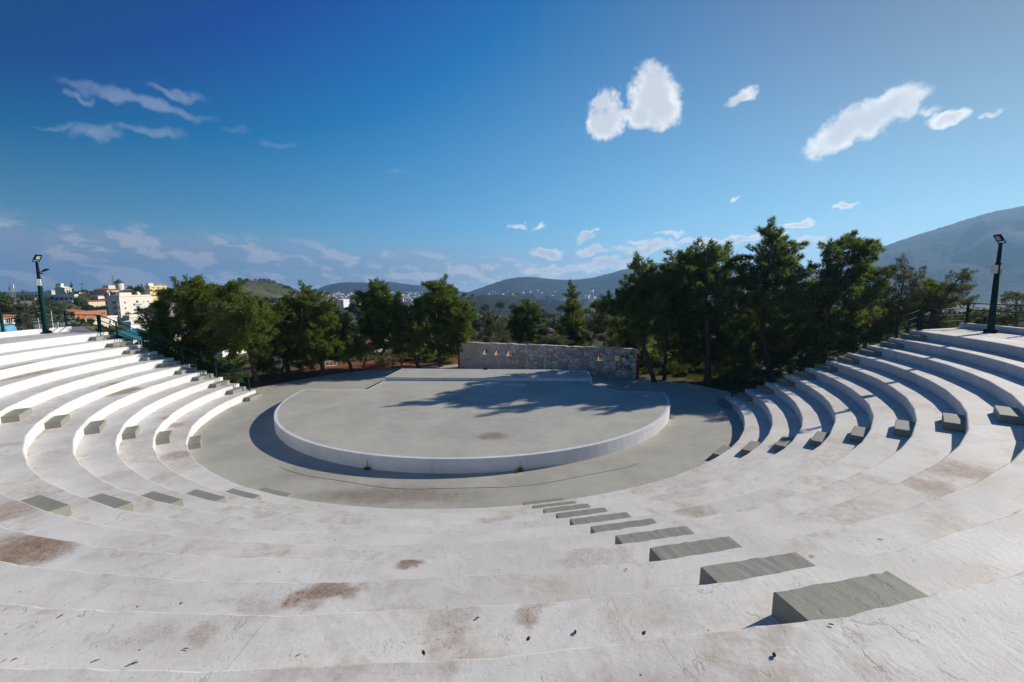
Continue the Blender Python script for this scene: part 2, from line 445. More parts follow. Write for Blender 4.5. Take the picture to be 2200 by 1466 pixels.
# ------------------------------------------------------------------ stairs of painted blocks
STAIRS = [(TL, OL, OL+1.2, 'stair of grey blocks beside the green railing on the sunny left end of the tiers'),
          (3.71404, -.6, .6, 'stair of grey blocks climbing the left tiers, second flight from the green railing'),
          (4.30012, -.6, .6, 'stair of grey blocks at lower left whose blocks show pale sunlit end faces'),
          (4.92660, -.6, .6, 'stair of cracked grey blocks nearest the camera, running down to the arena at lower right'),
          (5.53791, -.6, .6, 'stair of grey blocks casting dark shadows to their left on the right hand tiers'),
          (TR+2*math.pi, OR-1.2, OR, 'stair of grey blocks in tree shade along the far right end of the tiers')]
def chipped_block(t, o0, o1, ri, ro, z0, z1, seed, fine):
    """painted block with worn, slightly wavy edges; local axes follow the aisle"""
    rr = random.Random(seed); n_ = rad(t+math.pi/2); u = rad(t)
    mb = MB(); nx = 14 if fine else 4; c = .016
    j = lambda s=.009: rr.uniform(-s, s)
    rows = []
    for i in range(nx+1):
        f = i/nx; o = o0 + (o1-o0)*f
        jj, jz = (j(), j(.005)) if fine else (j(.003), 0)
        rows.append([(ri+jj*.5, z0), (ri+jj, z1-c+jz), (ri+c+jj, z1+jz*.6), ((ri+ro)/2, z1+j(.004)), (ro, z1), (ro, z0)])
    vs = []
    for i, row in enumerate(rows):
        o = o0 + (o1-o0)*i/nx
        for q, (r, z) in enumerate(row):
            oo = o
            if i == 0 and q in (1, 2, 3): oo += c*.6
            if i == nx and q in (1, 2, 3): oo -= c*.6
            p = C + u*r + n_*oo; vs.append((*p, z))
    m = 6; fs = [(i*m+q, (i+1)*m+q, (i+1)*m+q+1, i*m+q+1) for i in range(nx) for q in range(m-1)]
    fs += [tuple(range(m)), tuple(nx*m+q for q in range(m-1, -1, -1))]
    mb.add(vs, fs)
    return mb
for si, (t, o0, o1, lab) in enumerate(STAIRS):
    base = C + rad(t)*R1
    st = thing('aisle_stair', lab, 'stairs', (*base, 0), 0, 'block stairs crossing the seating tiers')
    for k in range(0, NT):
        if si == 0: off = 0
        am = (t + math.asin((o0+o1)/2/(R1+k*TD))) % (2*math.pi)
        rk = R1+k*TD
        rr = random.Random(si*50+k)
        near = np.hypot(*(C+rad(t)*rk)) < 12
        chipped_block(t, o0+rr.uniform(-.02, .02), o1+rr.uniform(-.02, .02)*(0 if si == 0 else 1), rk-.40+rr.uniform(-.015, .015), rk+.20,
                      k*TH-.03, k*TH+.215+rr.uniform(-.008, .008), si*50+k, near).build('step', M_STEP, st)

# ------------------------------------------------------------------ stage
def rel(x, y): return C + np.array([x, y])
stage = thing('round_stage', 'low round stage with grey deck and white rim in the arena centre', 'stage', (CX, CY, 0))
SZ = .53; cc = C + np.array([0, -.10]); RS = 10.5
arc = [cc + rad(R_(a))*RS for a in np.linspace(176.0, 355.2, 72)]
outl = arc + [rel(8.0, -.78), rel(6.9, 1.0), rel(6.95, 2.2), rel(7.0, 3.5), rel(-6.25, 4.5), rel(-6.34, 3.12), rel(-6.45, 2.0), rel(-6.62, .46)]
def inset(poly, d):
    n = len(poly); out = []
    for i in range(n):
        p0, p1, p2 = poly[i-1], poly[i], poly[(i+1) % n]
        e1 = (p1-p0)/np.hypot(*(p1-p0)); e2 = (p2-p1)/np.hypot(*(p2-p1))
        n1 = np.array([-e1[1], e1[0]]); n2 = np.array([-e2[1], e2[0]])
        b = n1+n2; b /= np.hypot(*b); out.append(p1 + b*d/max(.5, b@n1))
    return out
ins = inset(outl, .15)
n = len(outl); mb = MB()
b1 = inset(outl, .012)
for ring0, ring1, z0, z1 in ((outl, outl, -.03, SZ-.012), (outl, b1, SZ-.012, SZ), (b1, ins, SZ, SZ)):
    for i in range(n):
        j = (i+1) % n
        mb.add([(*ring0[i], z0), (*ring0[j], z0), (*ring1[j], z1), (*ring1[i], z1)], [(0, 1, 2, 3)])
mb.build('rim_wall', M_RISER, stage)
mb = MB(); mb.add([(*p, SZ-.002) for p in ins], [tuple(range(n))]); mb.build('deck', M_DECK, stage)
pl = [rel(-6.32, 3.10), rel(6.98, 2.05), rel(7.2, 4.9), rel(-5.95, 6.2)]
PZ = .725
pin = inset(pl, .10); mb = MB()
for ring0, ring1, z0, z1 in ((pl, pl, -.02, PZ), (pl, pin, PZ, PZ)):
    for i in range(4):
        j = (i+1) % 4; mb.add([(*ring0[i], z0), (*ring0[j], z0), (*ring1[j], z1), (*ring1[i], z1)], [(0, 1, 2, 3)])
rp = mb.build('rear_platform', M_RISER, stage)
mb = MB(); mb.add([(*p, PZ-.002) for p in pin], [(0, 1, 2, 3)]); mb.build('platform_deck', M_DECK, rp)

# ------------------------------------------------------------------ rubble stone wall with five small openings
def stone_mat():
    m, n, b = newmat('rubble masonry')
    obj = n.n('ShaderNodeTexCoord').outputs['Object']
    w = n.noise(obj, 2.2, 3, .5, out=1)
    w = n.n('ShaderNodeVectorMath', {0: w, 3: .35}, operation='SCALE').outputs[0]
    p = n.mapping(n.n('ShaderNodeVectorMath', {0: obj, 1: w}, operation='ADD').outputs[0], scale=(2.6, 2.6, 3.6))
    cell = n.n('ShaderNodeTexVoronoi', {'Vector': p, 'Scale': 1.0, 'Randomness': .9}).outputs['Color']
    edge = n.n('ShaderNodeTexVoronoi', {'Vector': p, 'Scale': 1.0, 'Randomness': .9}, feature='DISTANCE_TO_EDGE').outputs['Distance']
    sx = n.n('ShaderNodeSeparateColor', {0: cell})
    col = n.mix(sx.outputs[0], (.58, .49, .42), (.74, .67, .60))
    col = n.mix(n.ramp(sx.outputs[1], .62, .85), col, (.52, .34, .26))
    col = n.mix(n.ramp(sx.outputs[2], .7, .9), col, (.42, .36, .31))
    col = n.mix(n.math('MULTIPLY', n.ramp(n.noise(obj, 9, 6, .7), .4, .7), .45), col, (.38, .32, .27))
    xx = n.n('ShaderNodeSeparateXYZ', {0: obj}).outputs[0]
    plaster = n.ramp(n.math('ADD', xx, n.math('MULTIPLY', n.noise(obj, 1.1, 4), 2.0)), 6.2, 4.6)     # the left third is smeared with mortar
    mort = n.math('MULTIPLY', n.ramp(edge, .085, .02), n.ramp(plaster, 0, 1, 1, .35))
    col = n.mix(n.math('MULTIPLY', plaster, .55), col, (.56, .47, .39))
    col = n.mix(mort, col, (.25, .205, .17))
    n.t.links.new(col, b.inputs['Base Color']); b.inputs['Roughness'].default_value = .9
    h = n.math('ADD', n.ramp(edge, 0, .16), n.math('MULTIPLY', n.noise(obj, 18, 5), .4))
    bm = n.n('ShaderNodeBump', {'Height': h, 'Strength': .5, 'Distance': .05}); n.t.links.new(bm.outputs[0], b.inputs['Normal'])
    return m
WL, WR = onz(988, 790, 0)[:2], onz(1366, 815, 0)[:2]
WA = math.atan2(*(WR-WL)[::-1]); WLEN = float(np.hypot(*(WR-WL))); WH = 2.1; WT = .45
wall = thing('stone_wall', 'rubble stone wall with small square openings and black graffiti behind the stage', 'wall', (*WL, 0), WA)
def on_wall(u, v):
    """wall coordinates (s, z) of a point of the front face"""
    d = ray(u, v); wd = (WR-WL)/WLEN
    t, s = np.linalg.solve(np.array([[d[0], -wd[0]], [d[1], -wd[1]]]), WL)
    return s, H + d[2]*t
holes = []
for u, v in ((1042, 757), (1067.5, 758.5), (1093.5, 760), (1290, 770), (1324, 771.5)):
    s, z = on_wall(u, v); holes.append((s, z))
HW, HHT = .21, .20
xs = sorted({0.0, WLEN} | {s-HW for s, z in holes} | {s+HW for s, z in holes})
xs = sorted(set(xs) | {a + (b-a)*i/max(1, int((b-a)/.22)) for a, b in zip(xs, xs[1:]) for i in range(max(1, int((b-a)/.22)))})
mb = MB(); rr = random.Random(5)
def topz(x): return WH + (vnoise(x, 0, .35, 2)-.5)*.07 + (vnoise(x, 3, 1.7, 4)-.5)*.05
for a, b in zip(xs, xs[1:]):
    hz = [z for s, z in holes if s-HW-1e-6 <= a and b <= s+HW+1e-6]
    spans = [(-.3, None)] if not hz else [(-.3, hz[0]-HHT), (hz[0]+HHT, None)]
    for z0, z1 in spans:
        ta, tb = (topz(a), topz(b)) if z1 is None else (z1, z1)
        mb.add([(a, 0, z0), (b, 0, z0), (b, 0, tb), (a, 0, ta)], [(0, 1, 2, 3)])
        mb.add([(a, WT, z0), (b, WT, z0), (b, WT, tb), (a, WT, ta)], [(3, 2, 1, 0)])
        mb.add([(a, 0, ta), (b, 0, tb), (b, WT, tb), (a, WT, ta)], [(0, 1, 2, 3)])
        if z0 > 0: mb.add([(a, 0, z0), (b, 0, z0), (b, WT, z0), (a, WT, z0)], [(3, 2, 1, 0)])
for s, z in holes:
    for x, fl in ((s-HW, 1), (s+HW, -1)):
        mb.add([(x, 0, z-HHT), (x, 0, z+HHT), (x, WT, z+HHT), (x, WT, z-HHT)], [(0, 1, 2, 3)[::fl]], 1)
    mb.f += []
for x, fl in ((0, -1), (WLEN, 1)):
    t_ = topz(x); mb.add([(x, 0, -.3), (x, WT, -.3), (x, WT, t_), (x, 0, t_)], [(0, 1, 2, 3)[::fl]])
M_STONE = stone_mat()
mb.build('masonry', [M_STONE, simple('pale reveal stone', (.34, .29, .245), .9, .2, 6)], wall, local=True)
M_RED = simple('red painted metal', (.24, .022, .020), .55, .25, 3)
for x, z0, z1 in ((-.09, -.1, 1.42), (WLEN+.10, -.1, 1.34)):
    mb = MB(); mb.box((x, .20, (z0+z1)/2), (.15, .40, z1-z0)); mb.box((x, .20, z1+.02), (.18, .43, .04))
    bevel(mb.build('end_post', M_RED, wall, local=True), .012)['label'] = 'red end post'
M_SPRAY = simple('black spray paint', (.012, .011, .012), .7)
def stroke(mb, pts, w=.026):
    P = [on_wall(*p) for p in pts]
    for (s0, z0), (s1, z1) in zip(P, P[1:]):
        dx, dz = s1-s0, z1-z0; L = math.hypot(dx, dz) or 1e-6; nx, nz = -dz/L*w, dx/L*w
        ex, ez = dx/L*w*.5, dz/L*w*.5
        mb.add([(s0-ex+nx, -.006, z0-ez+nz), (s0-ex-nx, -.006, z0-ez-nz), (s1+ex-nx, -.006, z1+ez-nz), (s1+ex+nx, -.006, z1+ez+nz)], [(0, 1, 2, 3)])
mb = MB()
for st in ([(1325.5, 785.5), (1325.5, 797)], [(1325, 786), (1329.5, 788.5), (1332.5, 790.5), (1329, 793), (1325, 796.5)],      # D
           [(1339.5, 784.5), (1334.5, 785), (1334.5, 796), (1339.5, 795)], [(1334.5, 790), (1339, 789.5)],                   # E
           [(1341.5, 784.5), (1344.2, 794.5), (1346.8, 784.5)],                                                             # V
           [(1349.5, 785), (1349.5, 794.5)], [(1349.2, 781.8), (1349.8, 782.2)],                                             # i
           [(1352.5, 785), (1352.5, 794.5), (1357, 794), (1357, 791.5)]):                                                   # L
    stroke(mb, st)
mb.build('graffiti', M_SPRAY, wall, local=True)
mb = MB()
for st in ([(1347, 757), (1347.5, 766)], [(1353, 757.5), (1360, 763)], [(1360, 757), (1353, 763.5)], [(1334, 764), (1341, 765), (1336, 768.5)],
           [(1343, 765.5), (1352, 766)], [(1347.5, 766), (1348, 772), (1343.5, 769)], [(1348, 772), (1353, 769)], [(1357, 766.5), (1364, 769)]):
    stroke(mb, st)
mb.build('graffiti', M_SPRAY, wall, local=True)

# ------------------------------------------------------------------ railings
M_GREEN = simple('dark green metal paint', (.010, .040, .032), .7, .2, 8, spec=.06)
def stair_rail(posts, name, label, extra=None):
    """posts: (x, y, z base); 3 rails run along them"""
    t = thing(name, label, 'railing', (posts[0][0], posts[0][1], posts[0][2]))
    for (x, y, z) in posts:
        mb = MB(); mb.box((x, y, z+.50), (.075, .075, 1.12)); mb.box((x, y, z+.008), (.15, .15, .016))
        bevel(mb.build('post', M_GREEN, t), .008, 1)
    for hgt in (1.04, .72, .40):
        mb = MB(); mb.tube([(x, y, z+hgt) for x, y, z in posts], .026, 8)
        mb.build('rail', M_GREEN, t, smooth=True)
    return t
def level_rail(posts, zs, name, label):
    t = thing(name, label, 'railing', (posts[0][0], posts[0][1], posts[0][2]))
    for (x, y, z) in posts:
        mb = MB(); mb.box((x, y, z+.50), (.085, .085, 1.10)); mb.box((x, y, z+.008), (.16, .16, .016))
        bevel(mb.build('post', M_GREEN, t), .008, 1)
    for q in range(3):
        mb = MB(); mb.tube([(p[0], p[1], z[q]) for p, z in zip(posts, zs)], .026, 8)
        mb.build('rail', M_GREEN, t, smooth=True)
    return t
def end_post(k, side):
    r = R1 + (k-1)*TD + .32
    t, o = (TL, OL+.14) if side == 'L' else (TR, OR-.14)
    p = C + rad(t)*math.sqrt(r*r-o*o) + rad(t+math.pi/2)*o
    return (p[0], p[1], k*TH)
for side, lab in (('L', 'green three rail handrail sloping down beside the sunlit left end of the seating'), ('R', 'dark handrail sloping down in front of the pines at the right end of the seating')):
    stair_rail([end_post(k, side) for k in (1, 3, 5, 7, 9, 10)], 'stair_railing', lab)
def kerb_pt(a): p = C + rad(R_(a))*26.22; return (p[0], p[1], 4.29)
for side, lab, angs in (('L', 'green level railing on the kerb behind the left lamp post', (174.3, 181.8, 190.5, 199)), ('R', 'dark level railing on the kerb behind the right lamp post', (-4.0, -11.5, -20, -28))):
    e = end_post(10, side); p0 = (e[0] + (-.12 if side == 'L' else .12), e[1], e[2])
    posts = [p0] + [kerb_pt(a) for a in angs]
    zs = [(5.04, 4.72, 4.40), (5.08, 4.76, 4.44)] + [(5.33, 4.99, 4.66)]*(len(angs)-1)
    t = level_rail(posts[:1] + posts[1:2], [(5.04, 4.72, 4.40), (5.05, 4.73, 4.41)], 'kerb_railing', lab)
    for q, hz in enumerate((5.33, 4.99, 4.66)):
        mb = MB(); pts = []
        for i, (a, b) in enumerate(zip(angs, angs[1:])):
            for s in range(4): pts.append((*kerb_pt(a+(b-a)*s/4)[:2], hz))
        pts.append((*kerb_pt(angs[-1])[:2], hz)); mb.tube(pts, .026, 8); mb.build('rail', M_GREEN, t, smooth=True)
    for a in angs[1:]:
        x, y, z = kerb_pt(a); mb = MB(); mb.box((x, y, z+.50), (.10, .10, 1.12), R_(a)); mb.box((x, y, z+.008), (.17, .17, .016), R_(a))
        bevel(mb.build('post', M_GREEN, t), .008, 1)

# ------------------------------------------------------------------ lamp posts with LED floodlights
M_DARKMET = simple('black cast metal', (.015, .016, .018), .6, .2, 9, spec=.1)
M_LENS = simple('led lens', (.55, .56, .55), .25, .15, 60, spec=.6)
M_BOXW = simple('white plastic box', (.74, .75, .72), .5, .06)
M_BOXG = simple('grey conduit box', (.30, .31, .32), .6, .1)
def lamp_post(x, y, top, aim, label, second, boxdir):
    z0 = 4.0
    t = thing('lamp_post', label, 'lamp post', (x, y, z0))
    mb = MB(); mb.tube([(x, y, z0), (x, y, z0+.5), (x, y, top-1.3)], [.135, .13, .10], 14); mb.build('pole', M_GREEN, t, smooth=True)
    mb = MB(); mb.tube([(x, y, top-1.32), (x, y, top-.30)], [.085, .065], 12); mb.tube([(x, y, top-1.3), (x, y, top-1.24)], [.115, .115], 12); mb.build('upper_pole', M_DARKMET, t)
    mb = MB(); mb.box((x, y, z0+.012), (.46, .46, .03), .5)
    for sx in (-.17, .17):
        for sy in (-.17, .17):
            v = Matrix.Rotation(.5, 3, 'Z') @ Vector((sx, sy, 0)); mb.tube([(x+v.x, y+v.y, z0+.02), (x+v.x, y+v.y, z0+.07)], .018, 6)
    for q in range(4):
        a = .5 + q*math.pi/2; mb.box((x+.17*math.cos(a), y+.17*math.sin(a), z0+.09), (.16, .014, .16), a)
    mb.build('base_plate', M_DARKMET, t)
    aimv = np.array(aim)-np.array([x, y]); aa = math.atan2(aimv[1], aimv[0])
    def flood(pos, az, tilt, w=.34, h=.34):
        # local frame: X = aiming direction, Y = width, Z = height of the lamp panel
        M = Matrix.Translation(pos) @ Matrix.Rotation(az, 4, 'Z') @ Matrix.Rotation(tilt, 4, 'Y')
        fr = MB()
        for cy, cz, sy, sz in ((0, h/2-.03, w, .06), (0, -h/2+.03, w, .06), (w/2-.03, 0, .06, h-.12), (-w/2+.03, 0, .06, h-.12)):
            q = M @ Vector((0, cy, cz)); fr.box(q, (.07, sy, sz), M=(M.to_3x3().to_4x4()))
        for q in range(7):     # cooling fins on the back
            p = M @ Vector((-.06, -w/2+.06+q*(w-.12)/6, 0)); fr.box(p, (.05, .012, h-.12), M=M.to_3x3().to_4x4())
        for sy in (-1, 1):     # yoke
            p = M @ Vector((-.01, sy*(w/2+.012), -h/2+.02)); fr.box(p, (.03, .016, .30), M=M.to_3x3().to_4x4())
        p = M @ Vector((-.01, 0, -h/2-.12)); fr.box(p, (.035, w+.04, .03), M=M.to_3x3().to_4x4())
        o = fr.build('floodlight', M_DARKMET, t)
        ln = MB(); ln.box(M @ Vector((.012, 0, 0)), (.03, w-.11, h-.11), M=M.to_3x3().to_4x4()); ln.build('lens', M_LENS, o)
    flood(Vector((x, y, top-.30+.24)) + Vector((math.cos(aa)*.10, math.sin(aa)*.10, 0)), aa, R_(32))
    if second:
        a2 = aa + R_(58); d = Vector((math.cos(a2), math.sin(a2), 0))
        mb = MB(); mb.tube([(x, y, top-1.0), Vector((x, y, top-.98)) + d*.22], .03, 8); mb.build('bracket', M_DARKMET, t)
        flood(Vector((x, y, top-.80)) + d*.32, a2, R_(62), .32, .30)
    bx = Vector((x, y, top-1.52)) + Vector((math.cos(boxdir)*.19, math.sin(boxdir)*.19, 0))
    mb = MB(); mb.box(bx, (.14, .22, .40), boxdir); bevel(mb.build('junction_box', M_BOXW, t), .02)
    b2 = Vector((x, y, top-1.66)) - Vector((math.cos(boxdir)*.14, math.sin(boxdir)*.14, 0))
    mb = MB(); mb.box(b2, (.09, .11, .32), boxdir); bevel(mb.build('conduit_box', M_BOXG, t), .012)
    return t
pL = onz(99.5, 716.5, 4.0); pRt = onz(2127.5, 715.5, 4.0)
lamp_post(pL[0], pL[1], 8.55, C, 'green lamp post with two floodlights and a white box on the sunlit left terrace', True, R_(-55))
lamp_post(pRt[0], pRt[1], 8.55, C, 'dark lamp post with one floodlight standing on the shaded right terrace', False, R_(188))

# ------------------------------------------------------------------ trees and shrubs
def foliage_mat(name, a, b_, trans=.35, scale=1.2):
    m = bpy.data.materials.new(name); m.use_nodes = True; t = m.node_tree
    n = NT_(t); out = t.nodes['Material Output']; t.nodes.remove(t.nodes['Principled BSDF'])
    geo = n.n('ShaderNodeNewGeometry').outputs['Position']
    col = n.mix(n.ramp(n.noise(geo, scale, 4, .7), .32, .68), a, b_)
    col = n.mix(n.ramp(n.noise(geo, 9, 2), .35, .7), col, tuple(c*.6 for c in a))
    d = n.n('ShaderNodeBsdfDiffuse', {'Color': col}).outputs[0]
    tr = n.n('ShaderNodeBsdfTranslucent', {'Color': n.mix(1.0, col, (1.25, 1.3, .6), 'MULTIPLY')}).outputs[0]
    gl = n.n('ShaderNodeBsdfGlossy', {'Color': (.5, .5, .5, 1), 'Roughness': .45}).outputs[0]
    s1 = n.n('ShaderNodeMixShader', {0: trans, 1: d, 2: tr}).outputs[0]
    s2 = n.n('ShaderNodeMixShader', {0: .045, 1: s1, 2: gl}).outputs[0]
    t.links.new(s2, out.inputs[0]); MATS[name] = m
    return m
M_PINE = foliage_mat('pine needles', (.125, .185, .040), (.265, .295, .070), .45)
M_PINED = foliage_mat('dark pine needles', (.125, .18, .055), (.24, .285, .095), .55)
M_OLIVE = foliage_mat('grey olive leaves', (.15, .16, .105), (.25, .255, .175), .4)
M_DRY = foliage_mat('sparse autumn leaves', (.12, .125, .058), (.215, .20, .12), .4)
M_BUSH = foliage_mat('green shrub leaves', (.07, .11, .028), (.14, .17, .05), .4)
M_FAR = foliage_mat('far tree leaves', (.08, .11, .038), (.15, .17, .065), .35, .25)
M_BARK = simple('pine bark', (.085, .062, .050), .95, .45, 7, bump=.8, bscale=22)
M_BARKG = simple('grey bark', (.10, .088, .075), .95, .4, 7, bump=.6, bscale=25)

def unit(rng, n):
    v = rng.normal(size=(n, 3)); return v/np.linalg.norm(v, axis=1, keepdims=True)
def leaf_mesh(name, P, axis, L, W, blades, spread, rng, mat):
    """tufts of slim triangular blades at the points P"""
    n = len(P); P = np.repeat(P, blades, 0); A = np.repeat(axis, blades, 0)
    A = A + unit(rng, len(A))*spread; A /= np.linalg.norm(A, axis=1, keepdims=True)
    side = np.cross(A, unit(rng, len(A))); side /= np.linalg.norm(side, axis=1, keepdims=True)+1e-9
    l = L*rng.uniform(.6, 1.25, (len(A), 1)); w = W*rng.uniform(.7, 1.3, (len(A), 1))
    v = np.stack([P - side*w*.5, P + side*w*.5, P + A*l], 1).reshape(-1, 3).astype(np.float32)
    nt = len(A)
    me = bpy.data.meshes.new(name)
    me.vertices.add(nt*3); me.vertices.foreach_set('co', v.ravel())
    me.loops.add(nt*3); me.loops.foreach_set('vertex_index', np.arange(nt*3, dtype=np.int32))
    me.polygons.add(nt); me.polygons.foreach_set('loop_start', np.arange(0, nt*3, 3, dtype=np.int32))
    me.materials.append(mat); me.update(calc_edges=True)
    return me
def crown_points(clumps, rng, puff=.42, per=90, fill=.55, dens=1.0, squash=.8, wind=np.zeros(3)):
    """clumps: list of (centre, radii). Each is filled with small tufted puffs; puffs are flattened pads on the ends of twigs"""
    PP, AX, tips = [], [], []
    for c, r in clumps:
        c = np.array(c, float); r = np.array(r, float)
        area = 4*math.pi*((r[0]*r[1])**1.6/3+(r[0]*r[2])**1.6/3+(r[1]*r[2])**1.6/3)**(1/1.6)
        k = max(3, int(dens*area/(puff*puff*2.1)))
        u = unit(rng, k); rad_ = rng.uniform(.25, 1.0, (k, 1))**fill
        q = c + u*rad_*r
        for i in range(k):
            s = puff*rng.uniform(.6, 1.3)
            m = int(per*(s/puff)**2)
            d = np.array([u[i, 0]*r[0], u[i, 1]*r[1], u[i, 2]*r[2]]); d /= np.linalg.norm(d)+1e-9
            g = d + rng.normal(size=3)*.45 + np.array([0, 0, .35]) + wind; g /= np.linalg.norm(g)
            tt = rng.uniform(-.7, 1.0, (m, 1)); ln = s*rng.uniform(.8, 1.7)
            w = unit(rng, m)
            pts = q[i] + g*tt*ln + w*rng.uniform(.1, 1, (m, 1))**.6*s*.62*(1-.55*np.clip(tt, 0, 1))*np.array([1, 1, squash])
            ax = w*.6 + g*.75 + np.array([0, 0, .15])
            PP.append(pts); AX.append(ax/np.linalg.norm(ax, axis=1, keepdims=True))
        tips.append((c, r, q))
    return np.concatenate(PP), np.concatenate(AX), tips
def make_tree(name, label, cat, base, trunk, clumps, mat, bark, seed, group=None, r0=.18, puff=.42, per=80, dens=.85, L=.21, W=.042, blades=4, spread=.65, twigs=3, fill=.55, squash=.8, wind=(0, 0, 0)):
    """trunk: list of points from the ground up; clumps: world ellipsoids of foliage"""
    rng = np.random.default_rng(seed)
    t = thing(name, label, cat, tuple(map(float, base)), 0, group)
    P, A, tips = crown_points(clumps, rng, puff, per, fill, dens, squash, np.array(wind))
    me = leaf_mesh('crown', P, A, L, W, blades, spread, rng, mat)
    link('crown', me, t)
    mb = MB(); tp = [np.array(p, float) for p in trunk]
    # resample the trunk with a little waver
    pts = []
    for i in range(len(tp)-1):
        for j in range(4): pts.append(tp[i]+(tp[i+1]-tp[i])*j/4 + rng.normal(size=3)*np.array([1, 1, .3])*r0*.16)
    pts.append(tp[-1]); n = len(pts)
    rad_ = [r0*(1.35 if i == 0 else 1)*(1-.72*(i/(n-1))**.9) for i in range(n)]
    mb.tube(pts, rad_, 9)
    for c, r, q in tips:      # a limb into every clump, twigs on to some of its puffs
        j = min(range(n), key=lambda i: np.linalg.norm(pts[i]-c) + max(0, pts[i][2]-c[2]+.2*r[2])*1.5)
        s = pts[j]; d = np.linalg.norm(c-s)
        if d < .25: s = pts[max(0, j-2)]
        mid = (s+c)/2 + rng.normal(size=3)*.10*d + np.array([0, 0, -.06*d])
        rb = min(rad_[j]*.62, .03+.022*d)
        mb.tube([s, mid, c], [rb, rb*.7, rb*.4], 6)
        for e in q[rng.permutation(len(q))[:twigs+int(len(q)*.10)]]:
            m2 = (c+e)/2 + rng.normal(size=3)*.06*np.linalg.norm(e-c)
            mb.tube([c if rng.random() < .5 else mid, m2, e], [rb*.35, rb*.22, .008], 4)
    mb.build('trunk', bark, t, smooth=True)
    return t
def px_clump(u, v, ru, rv, Y, depth=None, dy=0):
    """ellipsoid that covers the given patch when seen from the seats"""
    c = ony(u, v, Y+dy); s = (Y+dy)/F
    a = abs(math.atan2(c[0], c[1])); k = math.cos(a)
    return (c, (ru*s*k**.5, (depth if depth else ru*s*.9), rv*s))

# pines behind the stage: base pixel, trunk pixels, clump list; all at their own depth
def pine(label, Y, base, trunk, cl, mat=None, seed=1, back=1.6, grow=.98, down=6, **kw):
    b = ony(base[0], base[1], Y)
    tr = [b - np.array([0, 0, .25])] + [ony(u, v, Y+dy) for u, v, dy in trunk]
    rr = random.Random(seed)
    clumps = [px_clump(u, v+down, ru*grow, rv*grow, Y, dy=rr.uniform(-1.3, back)) for (u, v, ru, rv) in cl]
    return make_tree('pine_tree', label, 'tree', b, tr, clumps, mat or M_PINE, M_BARK, seed, 'pines around the amphitheatre', **kw)
pine('broad leftmost pine behind the green handrail, in front of the white apartment block', 30.6, (431, 800), [(427, 765, 0), (418, 735, 0), (405, 690, .2), (398, 640, .3)],
     [(400, 622, 42, 24), (440, 640, 36, 26), (370, 648, 38, 24), (345, 690, 36, 26), (400, 690, 48, 36), (450, 700, 36, 36), (372, 735, 42, 28), (430, 740, 44, 24), (330, 720, 20, 16), (425, 612, 22, 14), (380, 768, 30, 14)], seed=11)
pine('pine with a thick leaning trunk at the foot of the green handrail', 29.9, (549, 812), [(545, 790, 0), (536, 762, 0), (530, 735, 0), (520, 690, .2), (512, 640, .3)],
     [(488, 618, 20, 15), (510, 640, 38, 26), (545, 655, 38, 26), (500, 680, 42, 32), (552, 695, 44, 34), (480, 720, 40, 26), (530, 735, 44, 24), (575, 665, 22, 22), (585, 730, 26, 24)], seed=12)
pine('bushy pine with a forked trunk on the brown needles, topped by a pointed tuft', 32.9, (617, 808), [(617, 785, 0), (612, 765, 0), (628, 730, .2), (648, 670, .3), (655, 625, .3)],
     [(654, 618, 12, 14), (648, 638, 30, 20), (672, 650, 28, 22), (632, 668, 40, 26), (680, 680, 40, 28), (610, 700, 42, 32), (655, 705, 46, 34), (590, 735, 38, 26), (640, 745, 44, 24), (598, 665, 22, 18)], seed=13, r0=.2)
pine('pine on the needles with a pale bare stem, crown merging with its neighbour', 33.0, (690, 806), [(692, 785, 0), (688, 760, .1), (700, 725, .3), (705, 690, .4)],
     [(700, 665, 24, 20), (720, 690, 26, 22), (695, 715, 42, 30), (735, 715, 24, 22), (680, 745, 36, 22), (722, 742, 34, 18), (755, 735, 20, 16)], seed=14)
pine('low wind bent pine with two dark curved stems left of the stage platform', 34.4, (756, 799), [(752, 780, 0), (744, 765, 0), (728, 755, .2)],
     [(730, 745, 34, 20), (765, 742, 26, 20), (705, 752, 24, 14), (752, 725, 24, 16)], M_PINED, seed=15, r0=.17)
pine('rounded pine with a sloping crown behind the left side of the stage', 36.0, (900, 790), [(893, 770, 0), (885, 745, 0), (862, 700, .2), (830, 650, .3)],
     [(806, 622, 26, 15), (800, 642, 36, 20), (832, 650, 32, 22), (858, 668, 28, 20), (800, 672, 28, 18), (835, 690, 52, 26), (880, 695, 34, 26), (830, 722, 46, 24), (880, 730, 40, 26), (792, 700, 22, 18)], seed=16)
pine('tallest middle pine with a straight reddish trunk left of the stone wall', 36.5, (946, 788), [(943, 760, 0), (941, 720, 0), (942, 670, .1), (944, 620, .2)],
     [(938, 610, 22, 12), (955, 622, 26, 14), (928, 630, 18, 12), (945, 645, 40, 20), (980, 655, 34, 22), (915, 660, 32, 18), (950, 680, 52, 26), (1000, 680, 24, 26), (925, 705, 44, 26), (980, 710, 38, 26), (955, 735, 44, 20), (895, 690, 22, 20), (1000, 735, 20, 18)], seed=17)
pine('slim conical pine rising behind the right half of the stone wall', 52, (1233, 790), [(1232, 740, 0), (1231, 690, 0), (1230, 640, 0), (1229, 612, 0)],
     [(1228, 613, 7, 9), (1229, 632, 13, 14), (1222, 655, 16, 14), (1238, 662, 15, 14), (1230, 685, 24, 18), (1218, 705, 22, 14), (1242, 712, 24, 16), (1232, 735, 34, 18)], seed=18, dens=.8, per=60, L=.25, W=.05)
